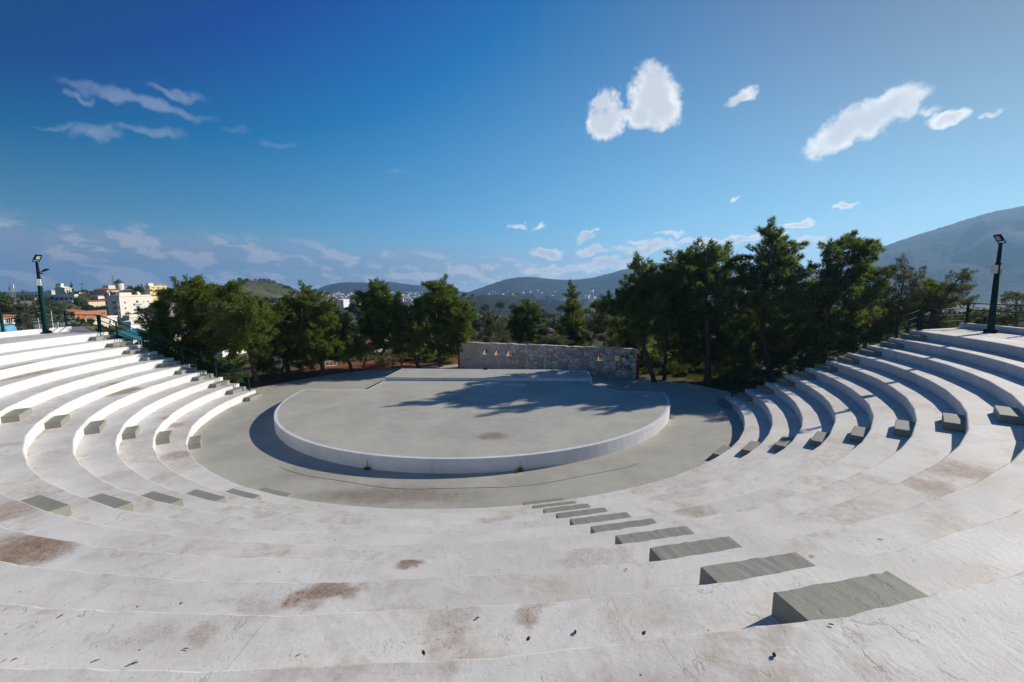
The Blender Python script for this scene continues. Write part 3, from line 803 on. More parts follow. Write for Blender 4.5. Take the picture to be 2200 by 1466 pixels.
pine('loose grey green pine behind the middle of the stone wall', 50, (1136, 790), [(1134, 740, 0), (1133, 700, 0), (1132, 665, 0)],
     [(1130, 655, 20, 12), (1115, 672, 22, 14), (1148, 672, 22, 14), (1130, 692, 34, 18), (1105, 705, 22, 16), (1158, 705, 24, 18), (1130, 722, 40, 18), (1170, 735, 22, 14)], seed=19, dens=.75, per=60, L=.25, W=.05)
# right hand group, seen against the light
RG = dict(per=80, dens=.8, back=3.0, grow=1.04, down=10)
pine('pine with a leaning grey trunk just right of the red post', 29.6, (1410, 822), [(1396, 785, 0), (1384, 745, 0), (1380, 700, 0), (1384, 640, .1), (1384, 585, .1)],
     [(1384, 562, 20, 14), (1382, 585, 32, 18), (1362, 612, 32, 20), (1400, 615, 36, 22), (1340, 640, 34, 20), (1385, 650, 44, 24), (1310, 640, 24, 14), (1330, 670, 34, 20), (1395, 690, 44, 26), (1350, 705, 36, 18), (1292, 640, 12, 14)], M_PINED, 31, **RG)
pine('thin dark trunked pine between the leaning pine and the broad dark one', 30.4, (1428, 826), [(1428, 790, 0), (1430, 740, 0), (1436, 690, .2), (1440, 640, .3)],
     [(1440, 610, 40, 26), (1425, 650, 40, 28), (1455, 680, 44, 34), (1430, 720, 40, 28), (1470, 740, 36, 26)], M_PINED, 32, **RG)
pine('broadest dark pine of the right group with a thick black trunk', 28.6, (1520, 836), [(1520, 800, 0), (1522, 750, 0), (1518, 690, 0), (1515, 620, .2), (1518, 560, .2)],
     [(1512, 536, 34, 16), (1480, 556, 44, 20), (1545, 552, 44, 20), (1455, 585, 40, 22), (1505, 585, 52, 28), (1560, 590, 46, 28), (1470, 625, 52, 32), (1530, 630, 56, 34), (1585, 635, 40, 30), (1490, 680, 54, 36), (1550, 690, 54, 38), (1600, 690, 36, 34), (1500, 740, 46, 28), (1565, 745, 46, 30)], M_PINED, 33, r0=.24, **RG)
pine('tallest slender pine, see-through at its top, right of the broad dark pine', 28.3, (1656, 830), [(1652, 790, 0), (1640, 740, 0), (1640, 690, 0), (1645, 620, 0), (1655, 560, 0), (1662, 510, 0)],
     [(1652, 492, 18, 10), (1672, 498, 20, 10), (1665, 516, 30, 13), (1690, 528, 24, 12), (1648, 536, 28, 13), (1700, 552, 26, 14), (1668, 560, 34, 16), (1625, 560, 30, 16), (1610, 585, 30, 20), (1700, 590, 36, 20), (1650, 600, 40, 22), (1630, 640, 44, 28), (1690, 640, 44, 30), (1640, 690, 50, 34), (1700, 700, 40, 32), (1670, 745, 44, 28)], M_PINED, 34, r0=.2, per=80, dens=.7, back=2.2, grow=1.0, down=10, wind=(.25, 0, .1), L=.25)
pine('wind swept pine whose crown leans right towards the mountain', 28.0, (1775, 815), [(1772, 775, 0), (1765, 730, 0), (1772, 690, 0), (1790, 640, 0), (1805, 590, 0), (1820, 545, 0)],
     [(1808, 520, 24, 10), (1832, 508, 18, 9), (1850, 526, 28, 11), (1880, 517, 18, 8), (1790, 540, 26, 13), (1832, 552, 38, 15), (1770, 570, 32, 18), (1815, 582, 44, 20), (1862, 578, 30, 18), (1770, 615, 44, 24), (1830, 625, 50, 28), (1880, 625, 30, 26), (1750, 660, 40, 28), (1810, 675, 50, 32), (1865, 685, 40, 30), (1760, 715, 44, 28)], M_PINED, 35, r0=.2, per=80, dens=.7, back=2.2, grow=1.0, down=10, wind=(.6, 0, .05), L=.25)
pine('small bright green pine between the bare branched trees on the right', 27.0, (2000, 745), [(1998, 710, 0), (2002, 670, 0), (2012, 635, 0)],
     [(2015, 605, 20, 10), (1998, 622, 26, 13), (2030, 620, 22, 12), (1985, 645, 28, 16), (2020, 645, 28, 14), (1965, 660, 26, 14)], M_PINE, 36, r0=.1, dens=.75, per=70)

def broad(name, label, cat, Y, base, trunk, cl, mat, seed, group, **kw):
    b = ony(base[0], base[1], Y); tr = [b - np.array([0, 0, .25])] + [ony(u, v, Y) for u, v in trunk]
    rr = random.Random(seed)
    clumps = [px_clump(u, v, ru, rv, Y, dy=rr.uniform(-.5, .6)) for (u, v, ru, rv) in cl]
    k = dict(L=.085, W=.035, blades=3, spread=1.3, puff=.34, per=70, dens=.55, twigs=6, squash=.9, r0=.09); k.update(kw)
    return make_tree(name, label, cat, b, tr, clumps, mat, M_BARKG, seed, group, **k)
OL_ = 'olive and almond trees'
broad('olive_tree', 'small olive tree left of the stage platform in front of a white house', 'tree', 36.5, (780, 797), [(782, 780), (788, 765), (785, 755)], [(770, 752, 20, 12), (795, 748, 22, 14), (812, 758, 16, 12), (782, 765, 24, 10)], M_OLIVE, 41, OL_)
broad('olive_tree', 'silvery rounded olive bush below the red roof behind the stage', 'tree', 38, (834, 797), [(834, 785), (832, 775)], [(820, 770, 20, 14), (845, 768, 22, 14), (832, 782, 26, 12)], M_OLIVE, 42, OL_)
broad('olive_tree', 'dark branching olive just left of the leaning reddish trunk', 'tree', 37.5, (862, 795), [(862, 775), (858, 755), (866, 740)], [(850, 750, 24, 16), (878, 752, 22, 16), (862, 735, 26, 14)], M_OLIVE, 43, OL_, dens=.4)
broad('olive_tree', 'grey olive rising behind the left end of the stone wall', 'tree', 46, (1048, 790), [(1048, 755), (1046, 730), (1048, 710)], [(1035, 700, 24, 16), (1062, 702, 26, 18), (1045, 680, 26, 14), (1070, 725, 28, 14), (1030, 728, 22, 12)], M_OLIVE, 44, OL_, L=.11, W=.045)
broad('olive_tree', 'dense grey olive behind the wall between the two slim pines', 'tree', 47, (1190, 790), [(1190, 760), (1188, 740)], [(1185, 728, 26, 12), (1205, 735, 24, 12), (1168, 740, 22, 10), (1085, 738, 26, 12)], M_OLIVE, 45, OL_, L=.11, W=.045)
broad('olive_tree', 'olive tree behind the right end of the wall under the pine boughs', 'tree', 42, (1300, 795), [(1298, 765), (1296, 730), (1298, 700)], [(1285, 695, 26, 18), (1310, 700, 28, 20), (1275, 722, 26, 16), (1315, 730, 30, 16), (1295, 675, 22, 14)], M_OLIVE, 46, OL_, L=.11, W=.045, dens=.7)
broad('almond_tree', 'brownish half bare tree behind the right railing, taller and further left', 'tree', 27.2, (1925, 770), [(1925, 730), (1928, 690), (1935, 640), (1942, 590)], [(1945, 572, 22, 14), (1925, 590, 26, 16), (1960, 595, 22, 16), (1935, 620, 40, 20), (1965, 635, 26, 18), (1915, 645, 34, 20), (1950, 665, 40, 18), (1900, 680, 30, 20)], M_DRY, 47, OL_, dens=.62, r0=.1, twigs=12)
broad('almond_tree', 'half bare tree leaning right towards the dark lamp post', 'tree', 26.4, (2018, 730), [(2018, 690), (2022, 655), (2040, 625), (2060, 600)], [(2065, 590, 24, 12), (2085, 600, 14, 10), (2045, 612, 26, 14), (2075, 622, 22, 14), (2055, 645, 34, 16), (2020, 660, 34, 16), (2050, 675, 36, 12), (2090, 680, 26, 12)], M_DRY, 48, OL_, dens=.6, r0=.1, twigs=12)
broad('almond_tree', 'sparse brown leaved tree at the right picture edge behind the railing', 'tree', 24, (2185, 720), [(2184, 690), (2182, 660), (2185, 635)], [(2180, 640, 26, 14), (2200, 632, 22, 14), (2165, 660, 24, 14), (2195, 665, 30, 16), (2175, 685, 34, 14)], M_DRY, 49, OL_, dens=.45, twigs=12)

def shrub(label, Y, cl, mat, seed, **kw):
    u, v, ru, rv = cl[0]
    b = ony(u, v+rv, Y)
    rr = random.Random(seed)
    clumps = [px_clump(u, v, ru, rv, Y, dy=rr.uniform(-.4, .5)) for (u, v, ru, rv) in cl]
    k = dict(L=.10, W=.045, blades=3, spread=1.2, puff=.3, per=60, dens=.9, twigs=3, squash=.9, r0=.05); k.update(kw)
    return make_tree('shrub', label, 'shrub', b, [b, clumps[0][0]], clumps, mat, M_BARKG, seed, 'shrubs around the arena', **k)
shrub('leafy bright green shrub between the leaning pine trunk and the brown needles', 30.8, [(572, 785, 22, 22), (588, 795, 14, 12), (560, 765, 18, 16)], M_BUSH, 61)
shrub('low green shrub under the handrail by the lowest tiers', 28.6, [(470, 800, 26, 14), (505, 812, 22, 9), (445, 790, 20, 12)], M_BUSH, 62)
shrub('small bush with pale sticks beyond the needle covered ground', 36, [(660, 782, 16, 12), (645, 785, 12, 10)], M_BUSH, 63)
shrub('dark shrub left of the red post at the left end of the wall', 38, [(965, 765, 16, 18), (950, 775, 14, 12)], M_PINED, 64)
shrub('yellow green scrub in the gap under the pines right of the wall', 33, [(1460, 800, 50, 14), (1400, 805, 24, 12), (1500, 812, 40, 10)], M_BUSH, 65)
shrub('dark tangle of shrubs behind the lowest right handrail', 29.6, [(1590, 800, 50, 26), (1560, 815, 36, 18), (1625, 785, 40, 26)], M_PINED, 66, dens=.7)
shrub('dark undergrowth behind the middle of the right handrail', 28.8, [(1720, 765, 52, 32), (1690, 790, 40, 20), (1760, 745, 40, 26)], M_PINED, 67, dens=.7)
shrub('shadowy undergrowth below the wind swept pine', 28.0, [(1840, 730, 50, 26), (1800, 750, 40, 20), (1880, 715, 40, 20)], M_PINED, 68, dens=.7)
shrub('brown and green brush behind the right kerb railing', 25.6, [(2060, 690, 60, 14), (2110, 690, 40, 16), (2010, 695, 40, 14)], M_DRY, 69, dens=.8)
shrub('thin brush seen through the railing under the dark lamp post', 24.5, [(2160, 695, 36, 14), (2120, 700, 30, 10)], M_DRY, 70, dens=.6)

shrub('dark thicket right behind the red post under the leaning pine', 36, [(1400, 770, 40, 28), (1375, 790, 24, 16), (1440, 785, 34, 22)], M_PINED, 71, dens=.7, L=.14, W=.06)
shrub('dark thicket behind the thick black trunk', 37, [(1500, 770, 44, 30), (1550, 780, 40, 26), (1470, 745, 36, 24), (1590, 765, 40, 30)], M_PINED, 72, dens=.7, L=.14, W=.06)
shrub('dark thicket behind the slender see-through pine', 35, [(1650, 745, 44, 36), (1700, 720, 44, 36), (1620, 720, 40, 30), (1750, 700, 44, 34)], M_PINED, 73, dens=.7, L=.14, W=.06)
shrub('dark thicket under the wind swept pine and the half bare trees', 32, [(1850, 690, 44, 30), (1900, 690, 40, 26), (1800, 700, 40, 34), (1950, 690, 40, 20)], M_PINED, 74, dens=.7, L=.14, W=.06)

shrub('dark shrubbery filling the dip behind the handrail and leftmost pine', 37, [(400, 775, 40, 20), (450, 785, 36, 18), (500, 780, 34, 22), (350, 760, 30, 20)], M_PINED, 75, dens=.6, L=.14, W=.06)
shrub('leafy shrubs in the shade between the two left trunks', 38, [(600, 772, 26, 20), (570, 770, 24, 20)], M_BUSH, 76, dens=.6, L=.13, W=.06)
shrub('grey green shrubs behind the needle covered ground, right of the bare stem', 41, [(725, 775, 22, 12), (762, 778, 24, 12), (800, 782, 24, 10)], M_OLIVE, 77, dens=.6, L=.13, W=.06)
shrub('dark shrubs between the tallest middle pine and the leaning reddish trunk', 40, [(915, 768, 24, 18), (935, 772, 22, 16), (875, 772, 20, 16)], M_PINED, 78, dens=.6, L=.13, W=.06)

# ------------------------------------------------------------------ the town and the valley
def wallmat(name, col): return simple(name, col, .85, .10, .6, bump=.1, bscale=8)
W_WHITE = wallmat('white house wall', (.72, .70, .66)); W_CREAM = wallmat('cream house wall', (.66, .58, .45)); W_YEL = wallmat('yellow house wall', (.70, .56, .27))
W_LILAC = wallmat('pale lilac wall', (.62, .61, .66)); W_BRICK = simple('hollow brick wall', (.42, .17, .085), .9, .25, 1.5); W_GREY = wallmat('bare concrete wall', (.36, .34, .32)); W_PINK = wallmat('pinkish wall', (.60, .49, .42))
M_TILE = simple('terracotta tiles', (.42, .125, .05), .85, .3, 1.2, bump=.5, bscale=5); M_SLAB = wallmat('flat roof slab', (.58, .57, .55)); M_PANE = simple('dark window pane', (.035, .045, .055), .2, .3, 1, spec=.6)
M_FRAME = simple('window frame', (.55, .54, .52), .6, .1); M_DARKROOF = simple('dark blue roof sheet', (.035, .05, .075), .5, .2, 2); M_THATCH = simple('dark thatch', (.075, .07, .068), .95, .3, 2); M_WOODP = simple('weathered wood', (.13, .10, .075), .9, .3, 5); M_STEEL = simple('galvanised steel', (.33, .34, .35), .5, .2, 4)
M_AWN = simple('red awning', (.36, .04, .035), .8, .15); M_RAILB = simple('white balcony rail', (.60, .60, .60), .6, .08); M_TARP = simple('teal tarpaulin', (.04, .17, .22), .6, .25, 1.5); M_BLUE = simple('light blue cover', (.13, .36, .55), .5, .15)

def dirs(rot):
    a = R_(rot); return np.array([-math.sin(a), math.cos(a), 0]), np.array([-math.cos(a), -math.sin(a), 0])
def span(K, d, u):
    """distance along d from K that ends at picture column u"""
    r = ray(u, 640); n = np.array([r[1], -r[0]])     # plane through the eye
    return -(n@K[:2])/(n@d[:2])
class House:
    """K = nearest corner; first axis d1 runs along the right hand (sunny) face, d2 along the left hand (shaded) face"""
    def __init__(s, name, label, uL, uC, uR, vtop, vbase, Y, rot, mat, cat='house', group='houses of the town on the hillside', drop=7, roof=None, rmat=None, over=.35):
        s.K = ony(uC, vbase, Y); s.d1, s.d2 = dirs(rot)
        s.a = abs(span(s.K, s.d1, uR)); s.b = abs(span(s.K, s.d2, uL)); s.h = float(ony(uC, vtop, Y)[2]-s.K[2])
        s.a = min(max(s.a, 1.5), 45); s.b = min(max(s.b, 1.5), 45)
        s.rot = rot
        s.t = thing(name, label, cat, tuple(map(float, s.K)), 0, group); s.mat = mat
        mb = MB(); mb.prism([s.p(0, 0), s.p(s.a, 0), s.p(s.a, s.b), s.p(0, s.b)], s.K[2]-drop, s.K[2]+s.h); mb.build('wall', mat, s.t)
        if roof == 'flat':
            mb = MB(); o = .25; z = s.K[2]+s.h
            mb.prism([s.p(-o, -o), s.p(s.a+o, -o), s.p(s.a+o, s.b+o), s.p(-o, s.b+o)], z+.003, z+.28)
            for q in ((-o, -o, s.a+o, -o+.15), (-o, s.b+o-.15, s.a+o, s.b+o), (-o, -o+.15, -o+.15, s.b+o-.15), (s.a+o-.15, -o+.15, s.a+o, s.b+o-.15)):
                mb.prism([s.p(q[0], q[1]), s.p(q[2], q[1]), s.p(q[2], q[3]), s.p(q[0], q[3])], z+.283, z+.85)
            mb.build('roof', rmat or mat, s.t)
        elif roof in ('hip', 'gable'):
            rise = min(s.a, s.b)*.22; z = s.K[2]+s.h; o = over; mb = MB()
            ins = min(s.a, s.b)/2+o if roof == 'hip' else 0
            if s.a >= s.b: r0, r1 = s.p(-o+ins, s.b/2), s.p(s.a+o-ins, s.b/2)
            else: r0, r1 = s.p(s.a/2, -o+ins), s.p(s.a/2, s.b+o-ins)
            c = [s.p(-o, -o), s.p(s.a+o, -o), s.p(s.a+o, s.b+o), s.p(-o, s.b+o)]
            V = [(*q[:2], z+.01) for q in c]+[(*q[:2], z+.16) for q in c]+[(*r0[:2], z+.16+rise), (*r1[:2], z+.16+rise)]
            Fc = [(3, 2, 1, 0), (0, 1, 5, 4), (1, 2, 6, 5), (2, 3, 7, 6), (3, 0, 4, 7)]
            Fc += [(4, 5, 9, 8), (6, 7, 8, 9), (5, 6, 9), (7, 4, 8)] if s.a >= s.b else [(5, 6, 9, 8), (7, 4, 8, 9), (4, 5, 8), (6, 7, 9)]
            mb.add(V, Fc); mb.build('roof', rmat or M_TILE, s.t)
    def p(s, x, y): return (s.K + s.d1*x + s.d2*y)[:2]
    def face(s, side):
        return (s.d1, -s.d2, s.a) if side == 'R' else (s.d2, -s.d1, s.b)
    def win(s, side, x, z, w, h, name='window', depth=.06, mat=None):
        d, nrm, L = s.face(side)
        if x+w/2 > L-.1 or x-w/2 < .1: return
        c = s.K + d*x + np.array([0, 0, z]); M = Matrix((tuple(d), tuple(nrm), (0, 0, 1))).transposed().to_4x4()
        mb = MB(); mb.box(c + nrm*.04, (w, .12, h), M=M, mi=1); f = w*.08
        for q in (-1, 0, 1): mb.box(c + nrm*.07 + d*(q*(w/2-.04)), (.07, .13, h), M=M)
        for q in (-1, 1): mb.box(c + nrm*.072 + np.array([0, 0, q*(h/2-.035)]), (w+.12, .14, .07), M=M)
        mb.box(c + nrm*.10 + np.array([0, 0, -h/2-.06]), (w+.2, .2, .06), M=M)
        mb.build(name, [M_FRAME, mat or M_PANE], s.t)
    def grid(s, side, cols, rows, w=1.1, h=1.2, z0=1.6, dz=3.0, margin=1.0, skip=()):
        L = s.face(side)[2]
        for r in range(rows):
            for c in range(cols):
                if (r, c) in skip: continue
                s.win(side, margin + (L-2*margin)*(c+.5)/cols, z0+dz*r, w, h)
    def balcony(s, side, x0, x1, z, depth=1.1, solid=True, mat=None):
        d, nrm, L = s.face(side); M = Matrix((tuple(d), tuple(nrm), (0, 0, 1))).transposed().to_4x4()
        x0, x1 = max(.1, x0), min(L-.1, x1); w = x1-x0
        if w < .8: return
        c = s.K + d*(x0+x1)/2 + np.array([0, 0, z]); mb = MB()
        mb.box(c + nrm*(depth/2+.003), (w, depth, .16), M=M)
        if solid:
            mb.box(c + nrm*(depth-.06) + np.array([0, 0, .535]), (w, .10, .90), M=M)
        else:
            for q in range(int(w/.35)+1): mb.box(c + d*(-w/2+.03+q*.35) + nrm*(depth-.05) + np.array([0, 0, .53]), (.04, .04, .9), M=M)
            mb.box(c + nrm*(depth-.05) + np.array([0, 0, 1.01]), (w, .07, .06), M=M)
        mb.build('balcony', mat or M_RAILB, s.t)
    def block(s, x0, y0, x1, y1, h, name='roof_hut', mat=None, z=None):
        mb = MB(); z = s.K[2]+s.h+.29 if z is None else z
        mb.prism([s.p(x0, y0), s.p(x1, y0), s.p(x1, y1), s.p(x0, y1)], z, z+h); return mb.build(name, mat or s.mat, s.t)
# the white four storey block
hs = House('apartment_block', 'white four storey apartment block with a rooftop hut left of the pines', 229, 262, 327, 638, 694, 235, 14, wallmat('warm white wall', (.74, .67, .58)), 'apartment block', roof='flat')
for r in range(3):
    z = 3.2+3.0*r if r else 3.2
    for x in (.14, .84): hs.win('R', hs.a*x, z+1.4, 1.3, .9); 
    hs.win('R', hs.a*.50, z+1.2, 2.2, 2.0, 'balcony_door'); hs.balcony('R', hs.a*.38, hs.a*.64, z, .9)
    hs.win('L', hs.b*.42, z+1.3, 1.6, 1.6); hs.balcony('L', .3, hs.b*.62, z, 1.0)
    hs.win('R', hs.a*.70, z+1.4, .6, .9)
for x in (.2, .45, .72, .9): hs.win('R', hs.a*x, 1.5, .9, .8)
hs.block(hs.a*.08, 1, hs.a*.42, hs.b*.5, 1.9); hs.block(hs.a*.62, 1.2, hs.a*.66, 2.0, 2.4, 'chimney'); hs.block(hs.a*.78, 3, hs.a*.82, 3.8, 1.8, 'chimney')
hs.block(-.02+.3, hs.b*.8, 1.0, hs.b*.86, 2.0, 'chimney')
# house in front of it
h2 = House('house', 'cream house with a flat terrace roof just behind the stair handrail', 268, 281, 304, 683, 716, 150, 14, W_CREAM, roof='flat', rmat=W_WHITE); h2.grid('R', 2, 1, 1.2, 1.3, 1.4)
h2b = House('house', 'low white house with a shaded porch seen under the sloping handrail', 262, 285, 322, 698, 738, 110, 16, W_WHITE, roof='flat'); h2b.grid('R', 3, 1, 1.0, 1.5, 1.6); h2b.balcony('R', .3, 6, 2.9)
# brick upper floor
h3 = House('house', 'unfinished orange brick house with a cream ground floor behind the top handrail', 163, 166, 226, 689, 720, 160, 10, W_CREAM, roof=None)
mb = MB(); z = h3.K[2]+h3.h; mb.prism([h3.p(-.2, -.2), h3.p(h3.a+.1, -.2), h3.p(h3.a+.1, h3.b+.1), h3.p(-.2, h3.b+.1)], z+.003, z+.26); mb.build('slab', W_GREY, h3.t)
up = h3.block(0, 0, h3.a-.1, h3.b, 2.9, 'brick_storey', W_BRICK, z+.263)
for x in (.30, .62): h3.win('R', h3.a*x, h3.h+1.5, 1.0, 1.1)
h3.win('R', h3.a*.87, h3.h+1.9, 2.0, .8); h3.win('R', h3.a*.30, 2.0, .8, 1.0); h3.win('R', h3.a*.56, .4, 2.0, 1.3); h3.win('R', h3.a*.82, .4, 1.6, 1.3); h3.balcony('R', h3.a*.38, h3.a*.98, 1.45-.6, .9)
h4 = House('house', 'house with a broad hipped terracotta roof left of the orange brick house', 120, 150, 172, 670, 700, 172, 8, W_PINK, roof='hip', over=.7); h4.grid('L', 2, 1, 1.2, 1.6, 1.6); h4.grid('R', 2, 1, 1.2, 1.6, 1.6)
h4.block(h4.a*.35, h4.b*.25, h4.a*.6, h4.b*.5, .35, 'solar_panel', M_DARKROOF, h4.K[2]+h4.h+1.1)
# long lilac house
h5 = House('house', 'long pale lilac house with two balcony floors beside the left lamp post', 94, 163, 167, 636, 662, 240, 6, W_LILAC, roof='flat', rmat=W_WHITE)
for x in np.linspace(1.8, h5.b-1.8, 6): h5.win('L', x, 4.9, 1.7, 1.7); h5.win('L', x, 1.6, 1.2, 1.2)
h5.balcony('L', .3, h5.b-.3, 3.35, 1.3, True, W_WHITE)
h6 = House('house', 'white house with a gable and roof terrace above the long lilac house', 120, 141, 156, 620, 640, 290, 12, W_CREAM, roof='gable', rmat=W_WHITE); h6.grid('R', 2, 2, 1.1, 1.3, 1.5); h6.block(h6.a*.1, h6.b*.4, h6.a*.5, h6.b*.95, 3.0, 'roof_hut', W_WHITE)
h7 = House('house', 'long cream house under a dark blue roof, left of the windmill', 157, 168, 204, 628, 645, 290, 10, W_CREAM, roof='hip', rmat=M_DARKROOF); h7.grid('R', 5, 1, 1.2, 1.3, 2.0); h7.balcony('R', .3, h7.a-.3, 2.9)
h8 = House('house', 'house with stacked terracotta roofs directly below the windmill', 206, 232, 258, 623, 648, 280, 14, W_PINK, roof='hip', over=.8); h8.grid('R', 3, 2, 1.2, 1.3, 1.4, 2.9); h8.grid('L', 2, 2, 1.2, 1.3, 1.4, 2.9); h8.balcony('R', .5, h8.a-.5, 2.9)
up8 = h8.block(h8.a*.25, h8.b*.1, h8.a*.8, h8.b*.6, 2.2, 'attic', W_CREAM, h8.K[2]+h8.h+.6)
h9 = House('apartment_block', 'yellow apartment block with balconies on the hill crest right of the windmill', 313, 324, 360, 617, 645, 265, 12, W_YEL, 'apartment block', roof='flat')
for r in range(2):
    for x in (.2, .5, .8): h9.win('R', h9.a*x, 3.0+2.8*r+1.1, 1.2, 1.9, 'balcony_door')
    h9.balcony('R', .3, h9.a-.3, 3.0+2.8*r, 1.2, True, W_YEL)
h9.block(h9.a*.02, .6, h9.a*.3, h9.b*.7, 2.0, 'roof_hut', W_WHITE)
for q in (.62, .75): h9.block(h9.a*q, 1, h9.a*q+1.0, 2.0, 1.3, 'water_tank', M_RAILB)
h10 = House('house', 'small cream house with a red tiled porch left of the white apartment block', 184, 190, 225, 648, 668, 240, 12, W_CREAM, roof='hip', over=.6); h10.grid('R', 3, 1, 1.1, 1.3, 1.9); h10.block(h10.a*.4, -2.0, h10.a*.95, -.1, .25, 'porch_roof', M_TILE, h10.K[2]+1.6)
h11 = House('house', 'low house with a red tiled roof at the left picture edge beyond the kerb', -6, 8, 25, 681, 704, 100, 10, W_CREAM, roof='hip', over=.5); h11.grid('R', 2, 1, 1.1, 1.2, 1.5)
h12 = House('house', 'grey house in the shade of trees under the yellow apartment block', 322, 345, 372, 654, 680, 230, 12, W_GREY, roof='flat', rmat=W_WHITE); h12.grid('R', 2, 1, 1.1, 1.3, 1.6)
h13 = House('house', 'white house with a red tiled roof glimpsed through the pines left of the platform', 786, 806, 848, 748, 806, 70, 12, W_WHITE, roof='hip', over=.5); h13.grid('R', 3, 2, 1.0, 1.4, 1.4, 2.4); h13.grid('L', 1, 1, .9, 1.2, 1.4)
h14 = House('house', 'long pale blue grey building behind the forked pine', 640, 728, 740, 752, 800, 72, 8, W_LILAC, roof='flat', drop=3); h14.grid('L', 3, 1, 1.0, 1.0, 2.2)
h15 = House('house', 'white house in the dip behind the pine with the leaning trunk', 440, 480, 520, 735, 790, 66, 10, W_WHITE, roof='hip'); h15.grid('R', 2, 1, 1.0, 1.2, 1.8)
h16 = House('house', 'cream house showing through the leftmost pine below the handrail', 335, 365, 410, 712, 765, 80, 10, W_CREAM, roof='hip'); h16.grid('R', 2, 1, 1.0, 1.2, 1.8)
VG = 'buildings of the valley beyond the wall'
def vh(label, uL, uC, uR, vt, vb, Y, mat, roof, rot=10, cols=2, rows=1, rm=None, name='house', cat='house'):
    h = House(name, label, uL, uC, uR, vt, vb, Y, rot, mat, cat, VG, 5, roof, rm); h.grid('R', cols, rows, 1.2, 1.3, 1.5); h.grid('L', max(1, cols-1), rows, 1.2, 1.3, 1.5); return h
vh('white villa with steep red roofs in the fields left of the slim conical pine', 1156, 1163, 1173, 660, 671, 330, W_WHITE, 'hip', rows=2)
vh('pair of beige flats behind the red roofed villa', 1164, 1176, 1190, 647, 658, 420, W_PINK, 'flat', rows=2, cols=3, name='apartment_block', cat='apartment block')
vh('cream house with a red roof just right of the slim conical pine', 1240, 1247, 1256, 647, 662, 360, W_CREAM, 'hip', rows=2)
vh('white flat roofed shed right of the cream valley house', 1256, 1264, 1273, 644, 649, 520, W_WHITE, 'flat')
vh('large pale warehouse on the plain behind the slim conical pine', 1180, 1205, 1216, 637, 643, 900, W_LILAC, 'flat', cols=1, name='warehouse', cat='warehouse')
vh('long grey warehouse on the plain above the middle of the wall', 1122, 1150, 1166, 635, 640, 1000, W_GREY, 'flat', cols=1, name='warehouse', cat='warehouse')
vh('bluish warehouse left of the leaning pine crown', 1290, 1315, 1330, 626, 632, 1150, W_LILAC, 'flat', cols=1, name='warehouse', cat='warehouse')
vh('low white house with grey roof in the trees behind the wall', 1160, 1185, 1215, 708, 722, 130, W_WHITE, 'hip', cols=2, rm=M_SLAB)
vh('white farm building left of the rounded pine on the plain', 728, 738, 750, 646, 652, 520, W_WHITE, 'flat', cols=2)
vh('pale terrace of houses on the plain behind the rounded pine', 756, 765, 780, 648, 656, 480, W_CREAM, 'flat', cols=3)
vh('white house low in the trees between the two tall middle pines', 1030, 1045, 1070, 690, 704, 150, W_WHITE, 'flat', cols=2)
hk = House('house', 'cream house with a flat roof on top of the round knoll', 520, 541, 553, 604, 610, 590, 10, W_CREAM, 'house', None, 4, 'hip'); hk.grid('R', 3, 1, 1.2, 1.3, 1.2)

for lab_, uL, uC, uR, vt, vb, Y_, mt_, rf_ in (('small white house beside the street under the radio mast', 30, 38, 50, 640, 650, 250, W_WHITE, 'flat'), ('cream house low on the street left of the lamp post', 56, 64, 78, 641, 654, 235, W_CREAM, 'hip'), ('pale flat roofed house between gabled house and long cream house', 104, 112, 124, 627, 640, 300, W_CREAM, 'flat'),
        ('white house tucked under the terracotta roofs of the crest', 203, 212, 226, 636, 650, 262, W_WHITE, 'hip'), ('white annex between the brick house and the apartment block', 222, 229, 246, 684, 700, 190, W_WHITE, 'flat'), ('cream house wedged between apartment block and pines', 326, 333, 352, 676, 700, 190, W_CREAM, 'hip'),
        ('pink house right of the cream terrace house, behind the handrail', 306, 314, 338, 700, 730, 140, W_PINK, 'flat'), ('white house at the crest right of the small red tiled porch', 262, 270, 286, 624, 634, 300, W_WHITE, 'hip'), ('grey roofed house below the hipped terracotta roof', 84, 98, 118, 676, 694, 150, W_GREY, 'hip')):
    hx_ = House('house', lab_, uL, uC, uR, vt, vb, Y_, 11, mt_, roof=rf_); hx_.grid('R', 2, 1, 1.2, 1.3, 1.5); hx_.grid('L', 1, 1, 1.2, 1.3, 1.5)

# windmill on the crest
wb = ony(257, 622, 300); wm = thing('windmill', 'white round windmill with a dark conical cap on the hill crest', 'windmill', tuple(wb))
kx = 300/F; mb = MB(); R0 = 7.5*kx*1.0
zt1 = float(ony(257, 608.5, 300)[2]); ztop = float(ony(252.5, 599.5, 300)[2])
mb.tube([(wb[0], wb[1], wb[2]-5), (wb[0], wb[1], zt1)], [R0*1.08, R0*.98], 24); mb.build('tower', W_WHITE, wm, smooth=False)
mb = MB(); mb.tube([(wb[0], wb[1], zt1+.01), (wb[0], wb[1], zt1+.3), (wb[0], wb[1], ztop)], [R0*1.12, R0*1.12, .08], 24); mb.build('cap', M_THATCH, wm)
mb = MB(); hub = Vector((wb[0]-R0*1.0, wb[1]-R0*.75, zt1+.8)); ax = Vector((-.8, -.6, 0)); s1 = ax.cross(Vector((0, 0, 1)))
mb.tube([Vector((wb[0], wb[1], zt1+.8)), hub+ax*.6], .13, 6)
for q in range(10):
    a = q*math.pi/5; mb.tube([hub, hub + (s1*math.cos(a)+Vector((0, 0, 1))*math.sin(a))*4.6], .05, 4)
ringp = [hub + (s1*math.cos(q*math.pi/10)+Vector((0, 0, 1))*math.sin(q*math.pi/10))*4.5 for q in range(21)]
mb.tube(ringp, .03, 4); mb.build('sails', M_WOODP, wm)
